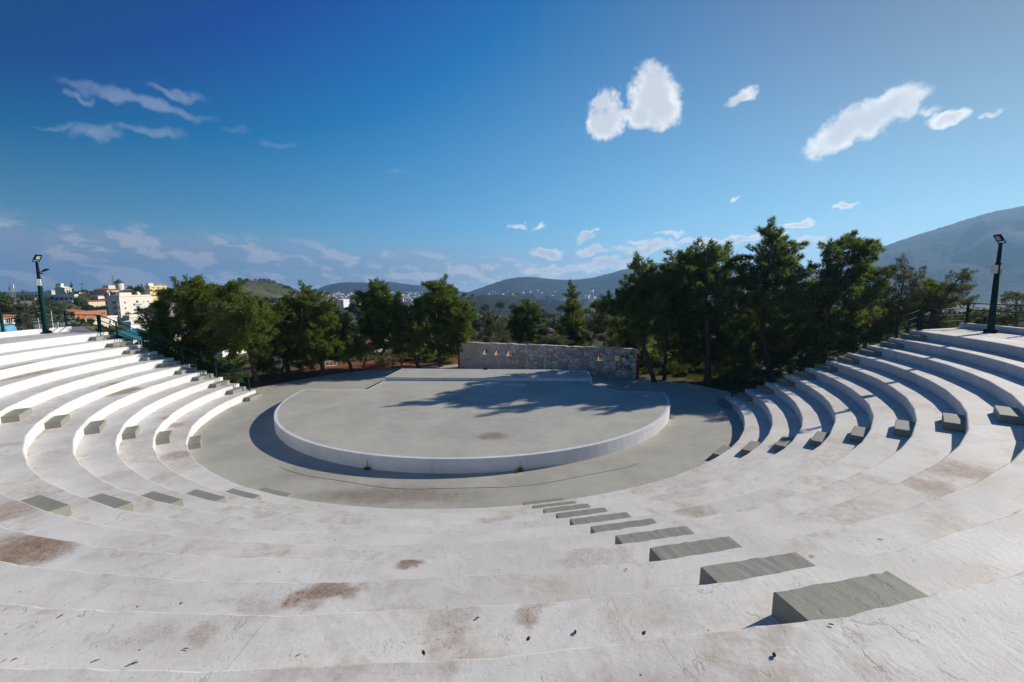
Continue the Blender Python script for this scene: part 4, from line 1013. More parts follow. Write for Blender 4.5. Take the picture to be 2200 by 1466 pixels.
mb = MB(); mb.tube([(wb[0], wb[1], ztop-.05), (wb[0], wb[1], ztop+1.6)], .05, 5); mb.build('finial', M_STEEL, wm)

# poles, mast, street things
def pole(name, label, cat, u, vt, vb, Y, r=.14, arms=0, mat=None, group='utility poles of the town'):
    b = ony(u, vb, Y); zt_ = float(ony(u, vt, Y)[2])
    t = thing(name, label, cat, tuple(b), 0, group); mb = MB(); mb.tube([(b[0], b[1], b[2]-3), (b[0], b[1], zt_)], [r, r*.7], 8); mb.build('pole', mat or M_WOODP, t)
    for q in range(arms):
        mb = MB(); z = zt_-.5-q*1.0; mb.box((b[0], b[1], z), (2.0, .12, .14), .3)
        for s in (-.85, -.3, .3, .85): mb.tube([(b[0]+s*math.cos(.3), b[1]+s*math.sin(.3), z+.073), (b[0]+s*math.cos(.3), b[1]+s*math.sin(.3), z+.35)], .06, 6)
        mb.build('crossarm', M_WOODP, t)
    return t
pole('utility_pole', 'wooden utility pole with crossarms on the street between mast and lamp post', 'utility pole', 53, 623, 655, 200, .22, 2)
pole('utility_pole', 'bare wooden utility pole just left of the green lamp post', 'utility pole', 77, 632, 672, 150, .2, 0)
pole('utility_pole', 'thin dark pole behind the level railing at the far left', 'utility pole', 23, 649, 690, 120, .12, 0)
pole('utility_pole', 'thin wooden pole sticking up above the blue roofed house', 'utility pole', 179, 609, 640, 248, .16, 1)
pole('street_light', 'white street light pole seen through the railing right of the green lamp post', 'street light', 115, 669, 712, 95, .12, 0, M_RAILB, 'street lights of the town')
pole('street_light', 'white street light pole seen through the railing left of the green lamp post', 'street light', 86, 684, 718, 80, .10, 0, M_RAILB, 'street lights of the town')
pole('street_light', 'short white post with lamp beyond the left kerb', 'street light', 127, 690, 718, 80, .10, 0, M_RAILB, 'street lights of the town')
ms = ony(28, 640, 240); mt = thing('radio_mast', 'lattice radio mast standing over the street at far left', 'mast', tuple(ms)); zt_ = float(ony(28, 609, 240)[2])
mb = MB(); q4 = [(-.7, -.7), (.7, -.7), (.7, .7), (-.7, .7)]
for x, y in q4: mb.tube([(ms[0]+x, ms[1]+y, ms[2]-4), (ms[0]+x*.8, ms[1]+y*.8, zt_)], .11, 5)
nz = 9
for k in range(nz):
    z0 = ms[2]-2+(zt_-ms[2]+2)*k/nz; z1 = ms[2]-2+(zt_-ms[2]+2)*(k+1)/nz
    for i in range(4):
        x0, y0 = q4[i]; x1, y1 = q4[(i+1) % 4]; mb.tube([(ms[0]+x0*.9, ms[1]+y0*.9, z0), (ms[0]+x1*.9, ms[1]+y1*.9, z1)], .05, 4)
mb.build('lattice', M_STEEL, mt)
mb = MB()
for k, a in enumerate((0, 2.1, 4.2)): mb.box((ms[0]+1.0*math.cos(a), ms[1]+1.0*math.sin(a), zt_-1.6-k*.8), (.35, .5, 2.0), a)
mb.build('antenna', M_RAILB, mt)
# street climbing the hill
def strip(name, pts, w, mat, lift=.10):
    """ribbon that follows the ground"""
    P = []; 
    for (a, b) in zip(pts, pts[1:]):
        for i in range(12): P.append(np.array(a)+(np.array(b)-np.array(a))*i/12)
    P.append(np.array(pts[-1])); vs = []; fs = []
    for i, p in enumerate(P):
        d = P[min(i+1, len(P)-1)]-P[max(i-1, 0)]; d /= np.hypot(*d); nn = np.array([-d[1], d[0]])
        zc = max(float(zt(*(p+nn*s))) for s in (-w/2, 0, w/2))+lift
        for s in (-w/2, w/2): q = p+nn*s; vs.append((q[0], q[1], zc))
        if i: fs.append((2*i-2, 2*i-1, 2*i+1, 2*i))
    mb = MB(); mb.add(vs, fs); return tag(mb.build(name, mat), kind='structure')
M_ROAD = simple('pale worn asphalt', (.22, .215, .205), .9, .15, .4)
strip('street', [ony(150, 712, 88)[:2], ony(118, 690, 115)[:2], ony(80, 672, 150)[:2], ony(50, 656, 205)[:2], ony(20, 650, 260)[:2]], 9, M_ROAD)
strip('dirt_track', [ony(1240, 672, 330)[:2], ony(1262, 655, 480)[:2], ony(1266, 645, 760)[:2]], 6, simple('chalky track', (.42, .39, .34), .95, .15, .3), .3)
# things on the slope below the left kerb
b = ony(6, 704, 62); t = thing('swimming_pool_cover', 'light blue covered tank beyond the kerb at the left picture edge', 'pool cover', tuple(b))
mb = MB(); mb.tube([(b[0]-3, b[1], b[2]-.5), (b[0]+.6, b[1]+.3, b[2]-.5)], 1.0, 16); mb.build('cover', M_BLUE, t, smooth=True)
mb = MB(); mb.box((b[0]-1.2, b[1], b[2]-2.4), (4.2, 2.4, 2.4), .1); mb.build('stand', M_TARP, t)
b = ony(298, 722, 58); t = thing('tarpaulin_shelter', 'teal tarpaulin roof below the sloping handrail', 'shelter', tuple(b))
mb = MB(); mb.add([(b[0]-2.2, b[1]-1.4, b[2]+.55), (b[0]+1.6, b[1]-1.6, b[2]-.55), (b[0]+2.2, b[1]+1.6, b[2]-.2), (b[0]-1.6, b[1]+1.8, b[2]+.9)], [(0, 1, 2, 3)]); mb.add([(b[0]-2.2, b[1]-1.4, b[2]+.51), (b[0]+1.6, b[1]-1.6, b[2]-.59), (b[0]+2.2, b[1]+1.6, b[2]-.24), (b[0]-1.6, b[1]+1.8, b[2]+.86)], [(3, 2, 1, 0)]); mb.build('sheet', M_TARP, t)
mb = MB()
for x, y, z in ((-2.1, -1.3, .5), (1.5, -1.5, -.6), (2.1, 1.5, -.25), (-1.5, 1.7, .85)): mb.tube([(b[0]+x, b[1]+y, b[2]-4), (b[0]+x, b[1]+y, b[2]+z)], .05, 6)
mb.build('frame', M_STEEL, t)
# blue bar fence and leaning pale poles on the needle ground
f0, f1 = ony(586, 803, 34.5), ony(606, 801, 35.2); t = thing('bar_fence', 'short pale blue bar fence between two pine trunks', 'fence', tuple(f0))
mb = MB(); M_BF = simple('pale blue bars', (.22, .32, .42), .5, .1)
for q in range(8): p = f0+(f1-f0)*q/7; mb.tube([(p[0], p[1], p[2]-.1), (p[0], p[1], p[2]+1.35)], .02, 6)
mb.build('bars', M_BF, t); mb = MB()
for z in (.25, 1.25): mb.tube([tuple(f0+[0, 0, z]), tuple(f1+[0, 0, z])], .022, 6)
mb.build('crossbar', M_BF, t)
g0, g1 = ony(700, 797, 37), ony(724, 795, 38); t = thing('bar_fence', 'white handrail by the pale path seen between the pines', 'fence', tuple(g0))
mb = MB()
for q in range(4): p = g0+(g1-g0)*q/3; mb.tube([(p[0], p[1], p[2]-.1), (p[0], p[1], p[2]+.8)], .025, 6)
mb.build('post', M_RAILB, t); mb = MB()
for z in (.4, .8): mb.tube([tuple(g0+[0, 0, z]), tuple(g1+[0, 0, z])], .022, 6)
mb.build('rail', M_RAILB, t)

# trees of the town and valley: three shapes, copied
FARG = 'trees among the houses and fields'
def proto(seed, shape, mat):
    rng = random.Random(seed)
    if shape == 'round': cl = [((rng.uniform(-.9, .9), rng.uniform(-.9, .9), 2.2+rng.uniform(-.4, 1.3)), (rng.uniform(.9, 1.4), rng.uniform(.9, 1.4), rng.uniform(.7, 1.1))) for _ in range(7)]
    elif shape == 'tall': cl = [((rng.uniform(-.3, .3), rng.uniform(-.3, .3), 1.2+.75*i), (1.15-.14*i, 1.15-.14*i, .75)) for i in range(7)]
    else: cl = [((rng.uniform(-1.6, 1.6), rng.uniform(-1.3, 1.3), .9+rng.uniform(-.2, .7)), (rng.uniform(.8, 1.3), rng.uniform(.8, 1.3), rng.uniform(.6, .9))) for _ in range(8)]
    return make_tree({'round': 'bushy_tree', 'tall': 'cypress_tree', 'low': 'shrub'}[shape], 'proto', 'tree', (0, 0, 0), [(0, 0, -1.5), (0, 0, 1.2), (.1, 0, 2.6 if shape != 'low' else 1.0)], cl, mat, M_BARKG, seed, FARG,
                     r0=.16, puff=.45, per=34, dens=.75, L=.26, W=.15, blades=2, spread=1.2, twigs=0, squash=.9)
PR = {('round', 0): proto(201, 'round', M_FAR), ('round', 1): proto(202, 'round', M_OLIVE), ('tall', 0): proto(203, 'tall', M_FAR), ('low', 0): proto(204, 'low', M_BUSH), ('round', 2): proto(205, 'round', M_PINED), ('low', 1): proto(206, 'low', M_DRY)}
used = set()
def far_tree(kind, u, vt, vb, Y, label, wide=1.0, rz=0.0):
    p = ony(u, vb, Y); hgt = float(ony(u, vt, Y)[2]-p[2]); ph = {'round': 4.3, 'tall': 6.6, 'low': 2.3}[kind[0]]
    o = PR[kind]
    if kind in used: o = copy_tree(o)
    used.add(kind); s = hgt/ph
    o.location = tuple(map(float, p)); o.scale = (s*wide, s*wide, s); o.rotation_euler = (0, 0, rz); o['label'] = label; o['category'] = 'shrub' if kind[0] == 'low' else 'tree'
    return o
A, B_, Cc, D_, E_, G_ = ('round', 0), ('round', 1), ('tall', 0), ('low', 0), ('round', 2), ('low', 1)
TT = [(E_, 4, 628, 672, 120, 'dark bushy tree at the left picture edge above the red roofed house', 1.1), (A, 100, 640, 668, 180, 'bushy tree below the long lilac house, left of the lamp post', 1.2), (E_, 118, 652, 672, 170, 'dark round tree right of the lamp post under the lilac balconies', 1.3),
      (E_, 176, 640, 666, 225, 'large dark tree right of the long lilac house', 1.0), (A, 190, 654, 670, 215, 'dark tree in front of the small red tiled porch', 1.4), (E_, 240, 628, 650, 262, 'dark tree between the terracotta roofs and the white apartment block', 1.1),
      (A, 303, 614, 642, 300, 'bushy brownish tree left of the yellow apartment block', .9), (E_, 284, 616, 640, 310, 'rounded dark tree on the crest between windmill and yellow block', .8), (G_, 48, 654, 690, 120, 'reddish brown shrubby tree beside the street at far left', 1.0), (B_, 55, 672, 704, 95, 'olive tree behind the level railing at far left', 1.2),
      (A, 130, 664, 690, 140, 'green tree behind the top rail, left of the hipped terracotta roof', 1.0), (E_, 62, 634, 652, 230, 'dark tree on the street left of the lilac house', 1.4), (A, 36, 634, 652, 250, 'tree below the lattice radio mast', 1.6), (B_, 340, 655, 695, 165, 'grey olive right of the white apartment block', 1.2),
      (D_, 318, 690, 718, 120, 'low shrub right of the cream house under the apartment block', 1.2), (D_, 262, 710, 740, 70, 'shrub under the top of the sloping handrail', 1.0), (Cc, 155, 607, 628, 300, 'slim tree on the crest behind the white gabled house', .8),
      (E_, 518, 598, 612, 585, 'pair of dark pines on the knoll left of its house', 1.0), (E_, 529, 599, 611, 580, 'dark pine beside the house on the knoll', 1.1), (E_, 566, 601, 613, 600, 'tall dark tree right of the house on the knoll', 1.0), (A, 580, 604, 614, 598, 'round tree on the crest of the knoll', 1.3), (D_, 560, 622, 632, 560, 'shrub halfway down the knoll', 1.5), (D_, 595, 628, 638, 560, 'shrub on the right slope of the knoll', 1.5),
      (D_, 610, 614, 621, 600, 'shrub near the crest on the right side of the knoll', 1.4), (A, 632, 624, 634, 590, 'tree at the right foot of the knoll', 1.3), (D_, 575, 640, 652, 480, 'shrub low on the knoll above the forked pine', 1.6), (B_, 560, 660, 690, 150, 'olive tree between the two left pines', 1.3), (B_, 740, 668, 720, 90, 'olive tree right of the forked pine', 1.1), (A, 770, 650, 690, 160, 'bushy tree left of the rounded pine', 1.3),
      (A, 1040, 655, 672, 300, 'bushy tree right of the tallest middle pine', 1.5), (E_, 1075, 648, 668, 330, 'dark tree in the valley behind the grey olive', 1.5), (A, 1102, 652, 668, 340, 'round tree left of the red roofed villa', 1.4), (E_, 1128, 642, 658, 430, 'dark tree behind the loose grey green pine', 1.5), (A, 1146, 668, 684, 260, 'tree below the red roofed villa', 1.5), (D_, 1180, 672, 684, 290, 'dark hedge right of the red roofed villa', 2.0),
      (A, 1205, 655, 672, 320, 'tree left of the slim conical pine in the fields', 1.4), (E_, 1222, 648, 662, 400, 'dark tree behind the slim conical pine', 1.5), (A, 1262, 662, 680, 280, 'tree right of the slim conical pine', 1.5), (B_, 1285, 668, 690, 220, 'olive tree below the chalky track', 1.4), (A, 1300, 640, 656, 420, 'tree at the left edge of the leaning pine crown', 1.5), (B_, 1270, 690, 720, 120, 'olive tree close behind the right half of the wall', 1.3), (B_, 1080, 690, 722, 110, 'olive tree close behind the left half of the wall', 1.3),
      (A, 1016, 668, 700, 160, 'bushy tree right beside the tallest middle pine', 1.2), (B_, 1225, 712, 745, 85, 'olive tree right behind the wall top under the conical pine', 1.3), (E_, 1105, 676, 700, 190, 'dark tree among the roofs behind the wall', 1.3), (A, 1155, 690, 715, 150, 'green tree in front of the low grey roofed house', 1.3), (E_, 640, 740, 790, 62, 'dark tree in shade behind the needle covered ground', 1.3), (A, 470, 720, 775, 75, 'green tree in the dip behind the sloping handrail', 1.1), (E_, 395, 735, 790, 60, 'dark tree just below the handrail under the leftmost pine', 1.1),
      (B_, 720, 770, 800, 55, 'silver olive behind the low wind bent pine', 1.1), (A, 925, 745, 790, 60, 'green tree in shade behind the tallest middle pine', 1.4), (E_, 985, 740, 785, 58, 'dark tree filling the gap left of the wall', 1.2), (A, 1480, 700, 780, 55, 'tree in deep shade behind the broad dark pine', 1.3), (E_, 1600, 690, 790, 50, 'dark tree in the shade between the right hand pines', 1.3), (E_, 1720, 650, 770, 48, 'dark tree behind the slender see-through pine', 1.2), (A, 1860, 640, 730, 48, 'tree in shade behind the wind swept pine', 1.4), (E_, 1350, 690, 790, 52, 'dark tree behind the leaning pine trunk', 1.0)]
rr = random.Random(77)
for k, u, vt, vb, Y, lab, wd in TT: far_tree(k, u, vt, vb, Y, lab, wd, rr.uniform(0, 6.28))

# distant groves, scrub on the knoll and far villages: uncountable, one object each
def scatter_blobs(name, pts, mat, seed, kind='stuff', per=26, L=.5):
    rng = np.random.default_rng(seed); P, A = [], []
    for x, y, s in pts:
        z = float(zt(x, y)); m = per
        w = unit(rng, m); w[:, 2] = abs(w[:, 2]); P.append(np.array([x, y, z]) + w*rng.uniform(.5, 1, (m, 1))*np.array([s, s, s*1.1])); A.append(w*.6+np.array([0, 0, .5]))
    P = np.concatenate(P); A = np.concatenate(A)
    sc_ = 1.0
    rngs = np.repeat(np.array([p[2] for p in pts]), per)[:, None]
    side = np.cross(A, unit(rng, len(A))); side /= np.linalg.norm(side, axis=1, keepdims=True)+1e-9; A = A/np.linalg.norm(A, axis=1, keepdims=True)
    v = np.stack([P-side*rngs*.3, P+side*rngs*.3, P+A*rngs*.75], 1).reshape(-1, 3)
    me = bpy.data.meshes.new(name); nt = len(A)
    me.vertices.add(nt*3); me.vertices.foreach_set('co', v.astype(np.float32).ravel()); me.loops.add(nt*3); me.loops.foreach_set('vertex_index', np.arange(nt*3, dtype=np.int32))
    me.polygons.add(nt); me.polygons.foreach_set('loop_start', np.arange(0, nt*3, 3, dtype=np.int32)); me.materials.append(mat); me.update(calc_edges=True)
    return tag(link(name, me), kind='stuff')
rr = random.Random(5); pts = []
while len(pts) < 3600:
    az = rr.uniform(-.62, .95); r = 150*math.exp(rr.uniform(0, 2.7)); x, y = r*math.sin(az), r*math.cos(az)
    g = vnoise(x, y, 60+r*.06, 12)
    if g < .52 and rr.random() > .10: continue
    if math.hypot(x+322, y-600) < 120: continue
    if 230 < r < 460 and .03 < az < .20 and rr.random() > .25: continue
    pts.append((x, y, rr.uniform(1.6, 3.0)*(1+r/1800)))
scatter_blobs('distant_groves', pts, M_FAR, 301)
pts = []
while len(pts) < 420:
    x, y = rr.gauss(-322, 60), rr.gauss(585, 75)
    if vnoise(x, y, 26, 15) < .47: continue
    pts.append((x, y, rr.uniform(.7, 1.9)))
scatter_blobs('knoll_scrub', pts, M_FAR, 302, per=22)
pts = []
while len(pts) < 260:
    az = rr.uniform(-1.02, -.42); r = rr.uniform(95, 420); x, y = r*math.sin(az), r*math.cos(az); pts.append((x, y, rr.uniform(.8, 2.0)))
scatter_blobs('town_greenery', pts, M_FAR, 303, per=24)
# dry grass and weeds around the arena rim
def grass(name, pts, mat, seed, L=.22, W=.02):
    rng = np.random.default_rng(seed); P = np.array([(x, y, float(zt(x, y))-.02) for x, y in pts]); P = np.repeat(P, 7, 0)+rng.normal(size=(len(P)*7, 3))*np.array([.08, .08, 0])
    A = unit(rng, len(P))*.55+np.array([0, 0, 1]); me = leaf_mesh(name, P, A/np.linalg.norm(A, axis=1, keepdims=True), L, W, 1, .2, rng, mat); return tag(link(name, me), kind='stuff')
pts = []
for _ in range(2600):
    a = R_(rr.uniform(2, 34)); r = rr.uniform(15.3, 22) if a > R_(14) else rr.uniform(16, 24)
    r = max(r, 12.8+3*max(0, (R_(24)-a))); p = C+rad(a)*r; pts.append(tuple(p))
grass('dry_grass', pts, foliage_mat('dry grass', (.16, .15, .05), (.24, .20, .09), .4), 304, .26, .022)
pts = []
for _ in range(900):
    a = R_(rr.uniform(150, 172)); p = C+rad(a)*rr.uniform(17.5, 22); pts.append(tuple(p))
grass('green_grass', pts, M_BUSH, 305, .2, .02)

# ------------------------------------------------------------------ hills on the horizon
def hill_mat(name, a, b_, sc):
    m, n, b = newmat(name); geo = n.n('ShaderNodeNewGeometry').outputs['Position']
    col = n.mix(n.ramp(n.noise(geo, sc, 7, .65), .40, .60), a, b_); col = n.mix(n.math('MULTIPLY', n.ramp(n.noise(geo, sc*6, 5, .7), .52, .64), .4), col, (.095, .09, .08))
    n.t.links.new(col, b.inputs['Base Color']); b.inputs['Roughness'].default_value = .95; b.inputs['Specular IOR Level'].default_value = .05
    bm = n.n('ShaderNodeBump', {'Height': n.noise(geo, sc*5, 6, .7), 'Strength': .6, 'Distance': 12}); n.t.links.new(bm.outputs[0], b.inputs['Normal'])
    return m
HM = hill_mat('bushy hillside', (.020, .028, .020), (.042, .048, .032), .008)
def hill(label, prof, dist, depth, zfoot=-38, seed=1, rough=.035):
    """prof: skyline as (column, row) pixels; the ridge stands at the given distance with slopes towards and away from the town"""
    az = [math.atan2(ray(u, v)[0], ray(u, v)[1]) for u, v in prof]; hz = []
    for u, v in prof:
        d = ray(u, v); hz.append(H + d[2]/np.hypot(d[0], d[1])*dist)
    A = np.linspace(az[0], az[-1], 150); ridge = np.interp(A, az, hz)
    k = np.ones(5)/5; rs_ = np.convolve(np.pad(ridge, 2, mode='edge'), k, 'valid'); ridge = rs_
    R = dist + np.linspace(-depth, depth, 46)
    AA, RR = np.meshgrid(A, R); X, Y = RR*np.sin(AA), RR*np.cos(AA)
    t = (RR-dist)/depth; f = (1-smooth(0, 1, np.abs(t)))
    Z = zfoot + (ridge[None, :]-zfoot)*f
    rel_ = np.clip((Z-zfoot)/(ridge[None, :]-zfoot+1e-6), 0, 1)
    nz_ = (vnoise(X, Y, dist*.045, seed)-.5)*1.0 + (vnoise(X, Y, dist*.018, seed+1)-.5)*.5 + (vnoise(X, Y, dist*.007, seed+2)-.5)*.25
    Z = Z + nz_*(ridge[None, :]-zfoot)*.30*np.sin(np.pi*np.clip(rel_, 0, 1))**1.0*np.where(t < 0, 1, .4)*.38 + (vnoise(X, Y, dist*.004, seed+5)-.5)*dist*.0022*rel_
    Z[:, 0] = Z[:, -1] = zfoot
    nr, na = X.shape; v = np.stack([X, Y, Z], -1).reshape(-1, 3)
    f = [(i*na+j, i*na+j+1, (i+1)*na+j+1, (i+1)*na+j) for i in range(nr-1) for j in range(na-1)]
    me = bpy.data.meshes.new('hill'); me.from_pydata(v.tolist(), [], f); me.materials.append(HM); me.polygons.foreach_set('use_smooth', [True]*len(f)); me.update()
    o = link('hill', me); tag(o, label, kind='structure'); return o
hill('blue mountain rising to the right edge', [(1600, 640), (1700, 612), (1780, 580), (1850, 552), (1890, 533), (1960, 510), (2040, 485), (2120, 460), (2200, 444), (2300, 432), (2420, 430), (2600, 470), (2900, 600)], 2000, 850, seed=21)
hill('long low mountain behind the right pines', [(1290, 632), (1320, 592), (1360, 571), (1400, 565), (1440, 566), (1500, 572), (1600, 570), (1700, 580), (1800, 590), (1950, 610), (2100, 620)], 2700, 700, seed=31)
hill('rounded hill in the middle distance', [(985, 634), (1010, 627), (1060, 609), (1090, 600), (1120, 595), (1150, 596), (1190, 601), (1230, 602), (1270, 598), (1310, 588), (1345, 578), (1400, 590), (1500, 630)], 2300, 650, seed=41)
hill('blue double hill behind the left pines', [(655, 640), (690, 617), (720, 609), (750, 606), (790, 608), (815, 605), (840, 606), (870, 611), (905, 614), (930, 619), (985, 626), (1040, 634)], 2700, 600, seed=51)
hill('low wooded rise behind the wall', [(1000, 640), (1040, 633), (1080, 634), (1130, 640), (1180, 645), (1230, 650)], 900, 260, seed=61)
hill('low far rise at the left', [(-200, 625), (0, 628), (200, 626), (420, 624), (560, 630), (660, 636)], 2900, 350, seed=71)
# far villages: small pale houses beyond counting
rr = random.Random(9); mb = MB()
def far_box(u, v, dist, s):
    d = ray(u, v); k = dist/np.hypot(d[0], d[1]); p = np.array([0, 0, H])+d*k
    mb.box((p[0], p[1], p[2]), (s*rr.uniform(.7, 1.6), s*rr.uniform(.7, 1.3), s*rr.uniform(.5, .9)), rr.uniform(0, 3), mi=rr.choice((0, 0, 0, 1)))
for _ in range(330):
    u = rr.uniform(690, 960); v = 628+rr.random()**1.2*18; far_box(u, v, 2080-(v-628)*48, rr.uniform(5, 10))
for _ in range(45): u = rr.uniform(1040, 1340); v = rr.uniform(624, 640); far_box(u, v, 1560-(v-624)*40, rr.uniform(5, 9))
tag(mb.build('far_village', [wallmat('far white walls', (.70, .68, .64)), M_TILE]), kind='stuff')

# ------------------------------------------------------------------ small things lying about
M_TWIG = simple('dark twig', (.035, .026, .02), .9, .3, 30); M_LEAF = simple('dry leaf', (.22, .11, .045), .8, .35, 30); M_CONE = simple('pine cone', (.06, .038, .026), .9, .4, 40); M_YLEAF = simple('yellow leaf', (.52, .33, .05), .7, .2, 30); M_CHIP = simple('pale paint flake', (.66, .60, .52), .8, .1, 20)
LG = 'litter on the white treads'
def at_tread(u, v): k, P = tier_of(u, v); return P + np.array([0, 0, .004])
def cone(u, v, label, s=.0125):
    p = at_tread(u, v); rr_ = random.Random(int(u+v)); mb = MB()
    ax = Vector((math.cos(u), math.sin(u), 0)); n_ = 9
    mb.tube([Vector(p)+Vector((0, 0, s*.75))+ax*s*1.5*t for t in (-1, -.6, 0, .55, 1)], [s*.25, s*.75, s*.85, s*.6, s*.12], 8)
    for k in range(26):
        t = rr_.uniform(-.9, .9); a = k*2.4; up = Vector((0, 0, 1)); sd_ = ax.cross(up); d = up*math.cos(a)+sd_*math.sin(a)
        c = Vector(p)+Vector((0, 0, s*.75))+ax*s*1.5*t; r = s*.85*(1-t*t*.7); e = d.cross(ax)
        mb.add([c+d*r*.7-e*s*.3, c+d*r*.7+e*s*.3, c+d*r*1.25+ax*s*.35], [(0, 1, 2)])
    tag(mb.build('pine_cone', M_CONE), label, 'pine cone', LG)
def twig(u, v, label, L=.12, ang=0.0, mat=None, forks=1):
    p = at_tread(u, v); mb = MB(); d = Vector((math.cos(ang), math.sin(ang), 0)); e = Vector((-d.y, d.x, 0)); c = Vector(p)
    mb.tube([c-d*L*.5+Vector((0, 0, .003)), c+e*L*.06+Vector((0, 0, .005)), c+d*L*.5+Vector((0, 0, .006))], [.003, .004, .002], 5)
    for q in range(forks): mb.tube([c+d*L*(.1*q-.1)+Vector((0, 0, .008)), c+d*L*(.25+.1*q)+e*L*(.25 if q % 2 else -.3)+Vector((0, 0, .012))], [.003, .0015], 4)
    tag(mb.build('twig', mat or M_TWIG), label, 'twig', LG)
def leaf(u, v, label, s=.03, mat=None):
    p = at_tread(u, v); mb = MB(); a = u*1.7; d = Vector((math.cos(a), math.sin(a), 0)); e = Vector((-d.y, d.x, 0)); c = Vector(p)+Vector((0, 0, .004))
    P = [c-d*s*1.3, c-d*s*.4+e*s*.5+Vector((0, 0, s*.25)), c+d*s*.5+e*s*.45+Vector((0, 0, s*.35)), c+d*s*1.3+Vector((0, 0, s*.15)), c+d*s*.5-e*s*.45+Vector((0, 0, s*.3)), c-d*s*.4-e*s*.5+Vector((0, 0, s*.28)), c+Vector((0, 0, s*.05))]
    mb.add(P, [(0, 6, 1), (1, 6, 2), (2, 6, 3), (3, 6, 4), (4, 6, 5), (5, 6, 0)]); tag(mb.build('dry_leaf', mat or M_LEAF), label, 'leaf', LG)
for u, v, lab in ((1135, 1376, 'dark pine cone left of centre on the second nearest tread'), (1383, 1364, 'largest brown pine cone, left of the nearest grey block'), (910, 1406, 'round black pine cone low in the middle of the foreground'), (1663, 1411, 'black pine cone on the nearest tread below the big grey block'), (1236, 1361, 'small dark pine cone between the two bigger ones')): cone(u, v, lab)
twig(283, 1430, 'black forked twig at the lip of the nearest tread, lower left', .07, .6, None, 3); twig(400, 1396, 'thin straight twig on the brown stain at lower left', .05, -.15, M_WOODP, 0); twig(205, 1423, 'short brown twig beside a white chip, lower left', .05, .5, M_WOODP, 0)
twig(640, 1411, 'pale broken stick on the tread below the dark round stain', .03, .6, M_WOODP, 0); twig(1892, 1160, 'reddish stick on the treads at right', .06, -.5, M_LEAF, 0); twig(1745, 1196, 'curved dry stem right of the second nearest grey block', .06, -.7, M_WOODP, 1)
for u, v, lab, m in ((295, 1306, 'reddish brown leaf on the third tread at lower left', None), (389, 1299, 'dark leaf right of the reddish one at lower left', M_TWIG), (132, 1325, 'black curled leaf near the left picture edge', M_TWIG), (8, 1424, 'yellow leaf tip at the lower left picture corner', M_YLEAF), (30, 1421, 'clump of brown dry leaves at the lower left corner', None),
      (1026, 1330, 'dark leaf on the pale stain in the foreground middle', M_TWIG), (720, 1162, 'small dark leaf in the middle left of the treads', M_TWIG), (645, 1077, 'dark leaf near the arena edge left of centre', M_TWIG), (1345, 1225, 'brown leaf by the foot of the second nearest grey block', None), (1785, 1345, 'small brown leaf right below the big grey block', None)):
    leaf(u, v, lab, .017, m)
def weed(u, v, label):
    p = onz(u, v, 0); rng = np.random.default_rng(int(u)); P = np.repeat(np.array([p]), 26, 0)+rng.normal(size=(26, 3))*np.array([.05, .03, .0]); A = unit(rng, 26)*.7+np.array([0, 0, .8])
    t = thing('weed', label, 'weed', tuple(p), 0, 'weeds at the foot of the stage'); me = leaf_mesh('leaves', P, A/np.linalg.norm(A, axis=1, keepdims=True), .16, .05, 1, .2, rng, M_PINED); link('leaves', me, t)
    mb = MB(); mb.tube([tuple(p), (p[0]+.02, p[1], .38)], [.012, .004], 5); mb.build('stem', M_TWIG, t)
weed(789, 1009, 'dark weed at the foot of the stage wall, left of centre'); weed(1117, 1013, 'dark weed at the foot of the stage wall, right of centre')
p = onz(1113, 817, .53); mb = MB(); rng = random.Random(3); base_ = [(.22, 0), (.12, .14), (-.1, .15), (-.24, .03), (-.12, -.13), (.1, -.14)]
mb.add([(p[0]+x, p[1]+y, .535) for x, y in base_]+[(p[0]+x*.7, p[1]+y*.7, .535+.10+.03*rng.random()) for x, y in base_]+[(p[0], p[1], .68)], [(i, (i+1) % 6, 6+(i+1) % 6, 6+i) for i in range(6)]+[(6+i, 6+(i+1) % 6, 12) for i in range(6)])
tag(mb.build('black_bag', M_DARKMET), 'small crumpled black bag on the stage against the platform step', 'bag')
a0, a1 = onz(1040, 794, .73), onz(1048, 794, .73); mb = MB(); mb.box(((a0[0]+a1[0])/2, (a0[1]+a1[1])/2, .775), (.26, .16, .09), R_(-5)); bevel(tag(mb.build('black_box', M_DARKMET), 'small black box on the back edge of the stage platform', 'box'), .01)

# ------------------------------------------------------------------ air
mb = MB(); zl, zh = -75, 245; mb.box((0, 1300, (zl+zh)/2), (7600, 5200, zh-zl))
def haze_mat():
    m = bpy.data.materials.new('haze'); m.use_nodes = True; t = m.node_tree; t.nodes.remove(t.nodes['Principled BSDF'])
    v = t.nodes.new('ShaderNodeVolumePrincipled'); v.inputs['Color'].default_value = (.34, .62, 1.0, 1); v.inputs['Density'].default_value = .00025; v.inputs['Anisotropy'].default_value = .35
    t.links.new(v.outputs[0], t.nodes['Material Output'].inputs['Volume']); return m
tag(mb.build('haze', haze_mat()), kind='stuff')

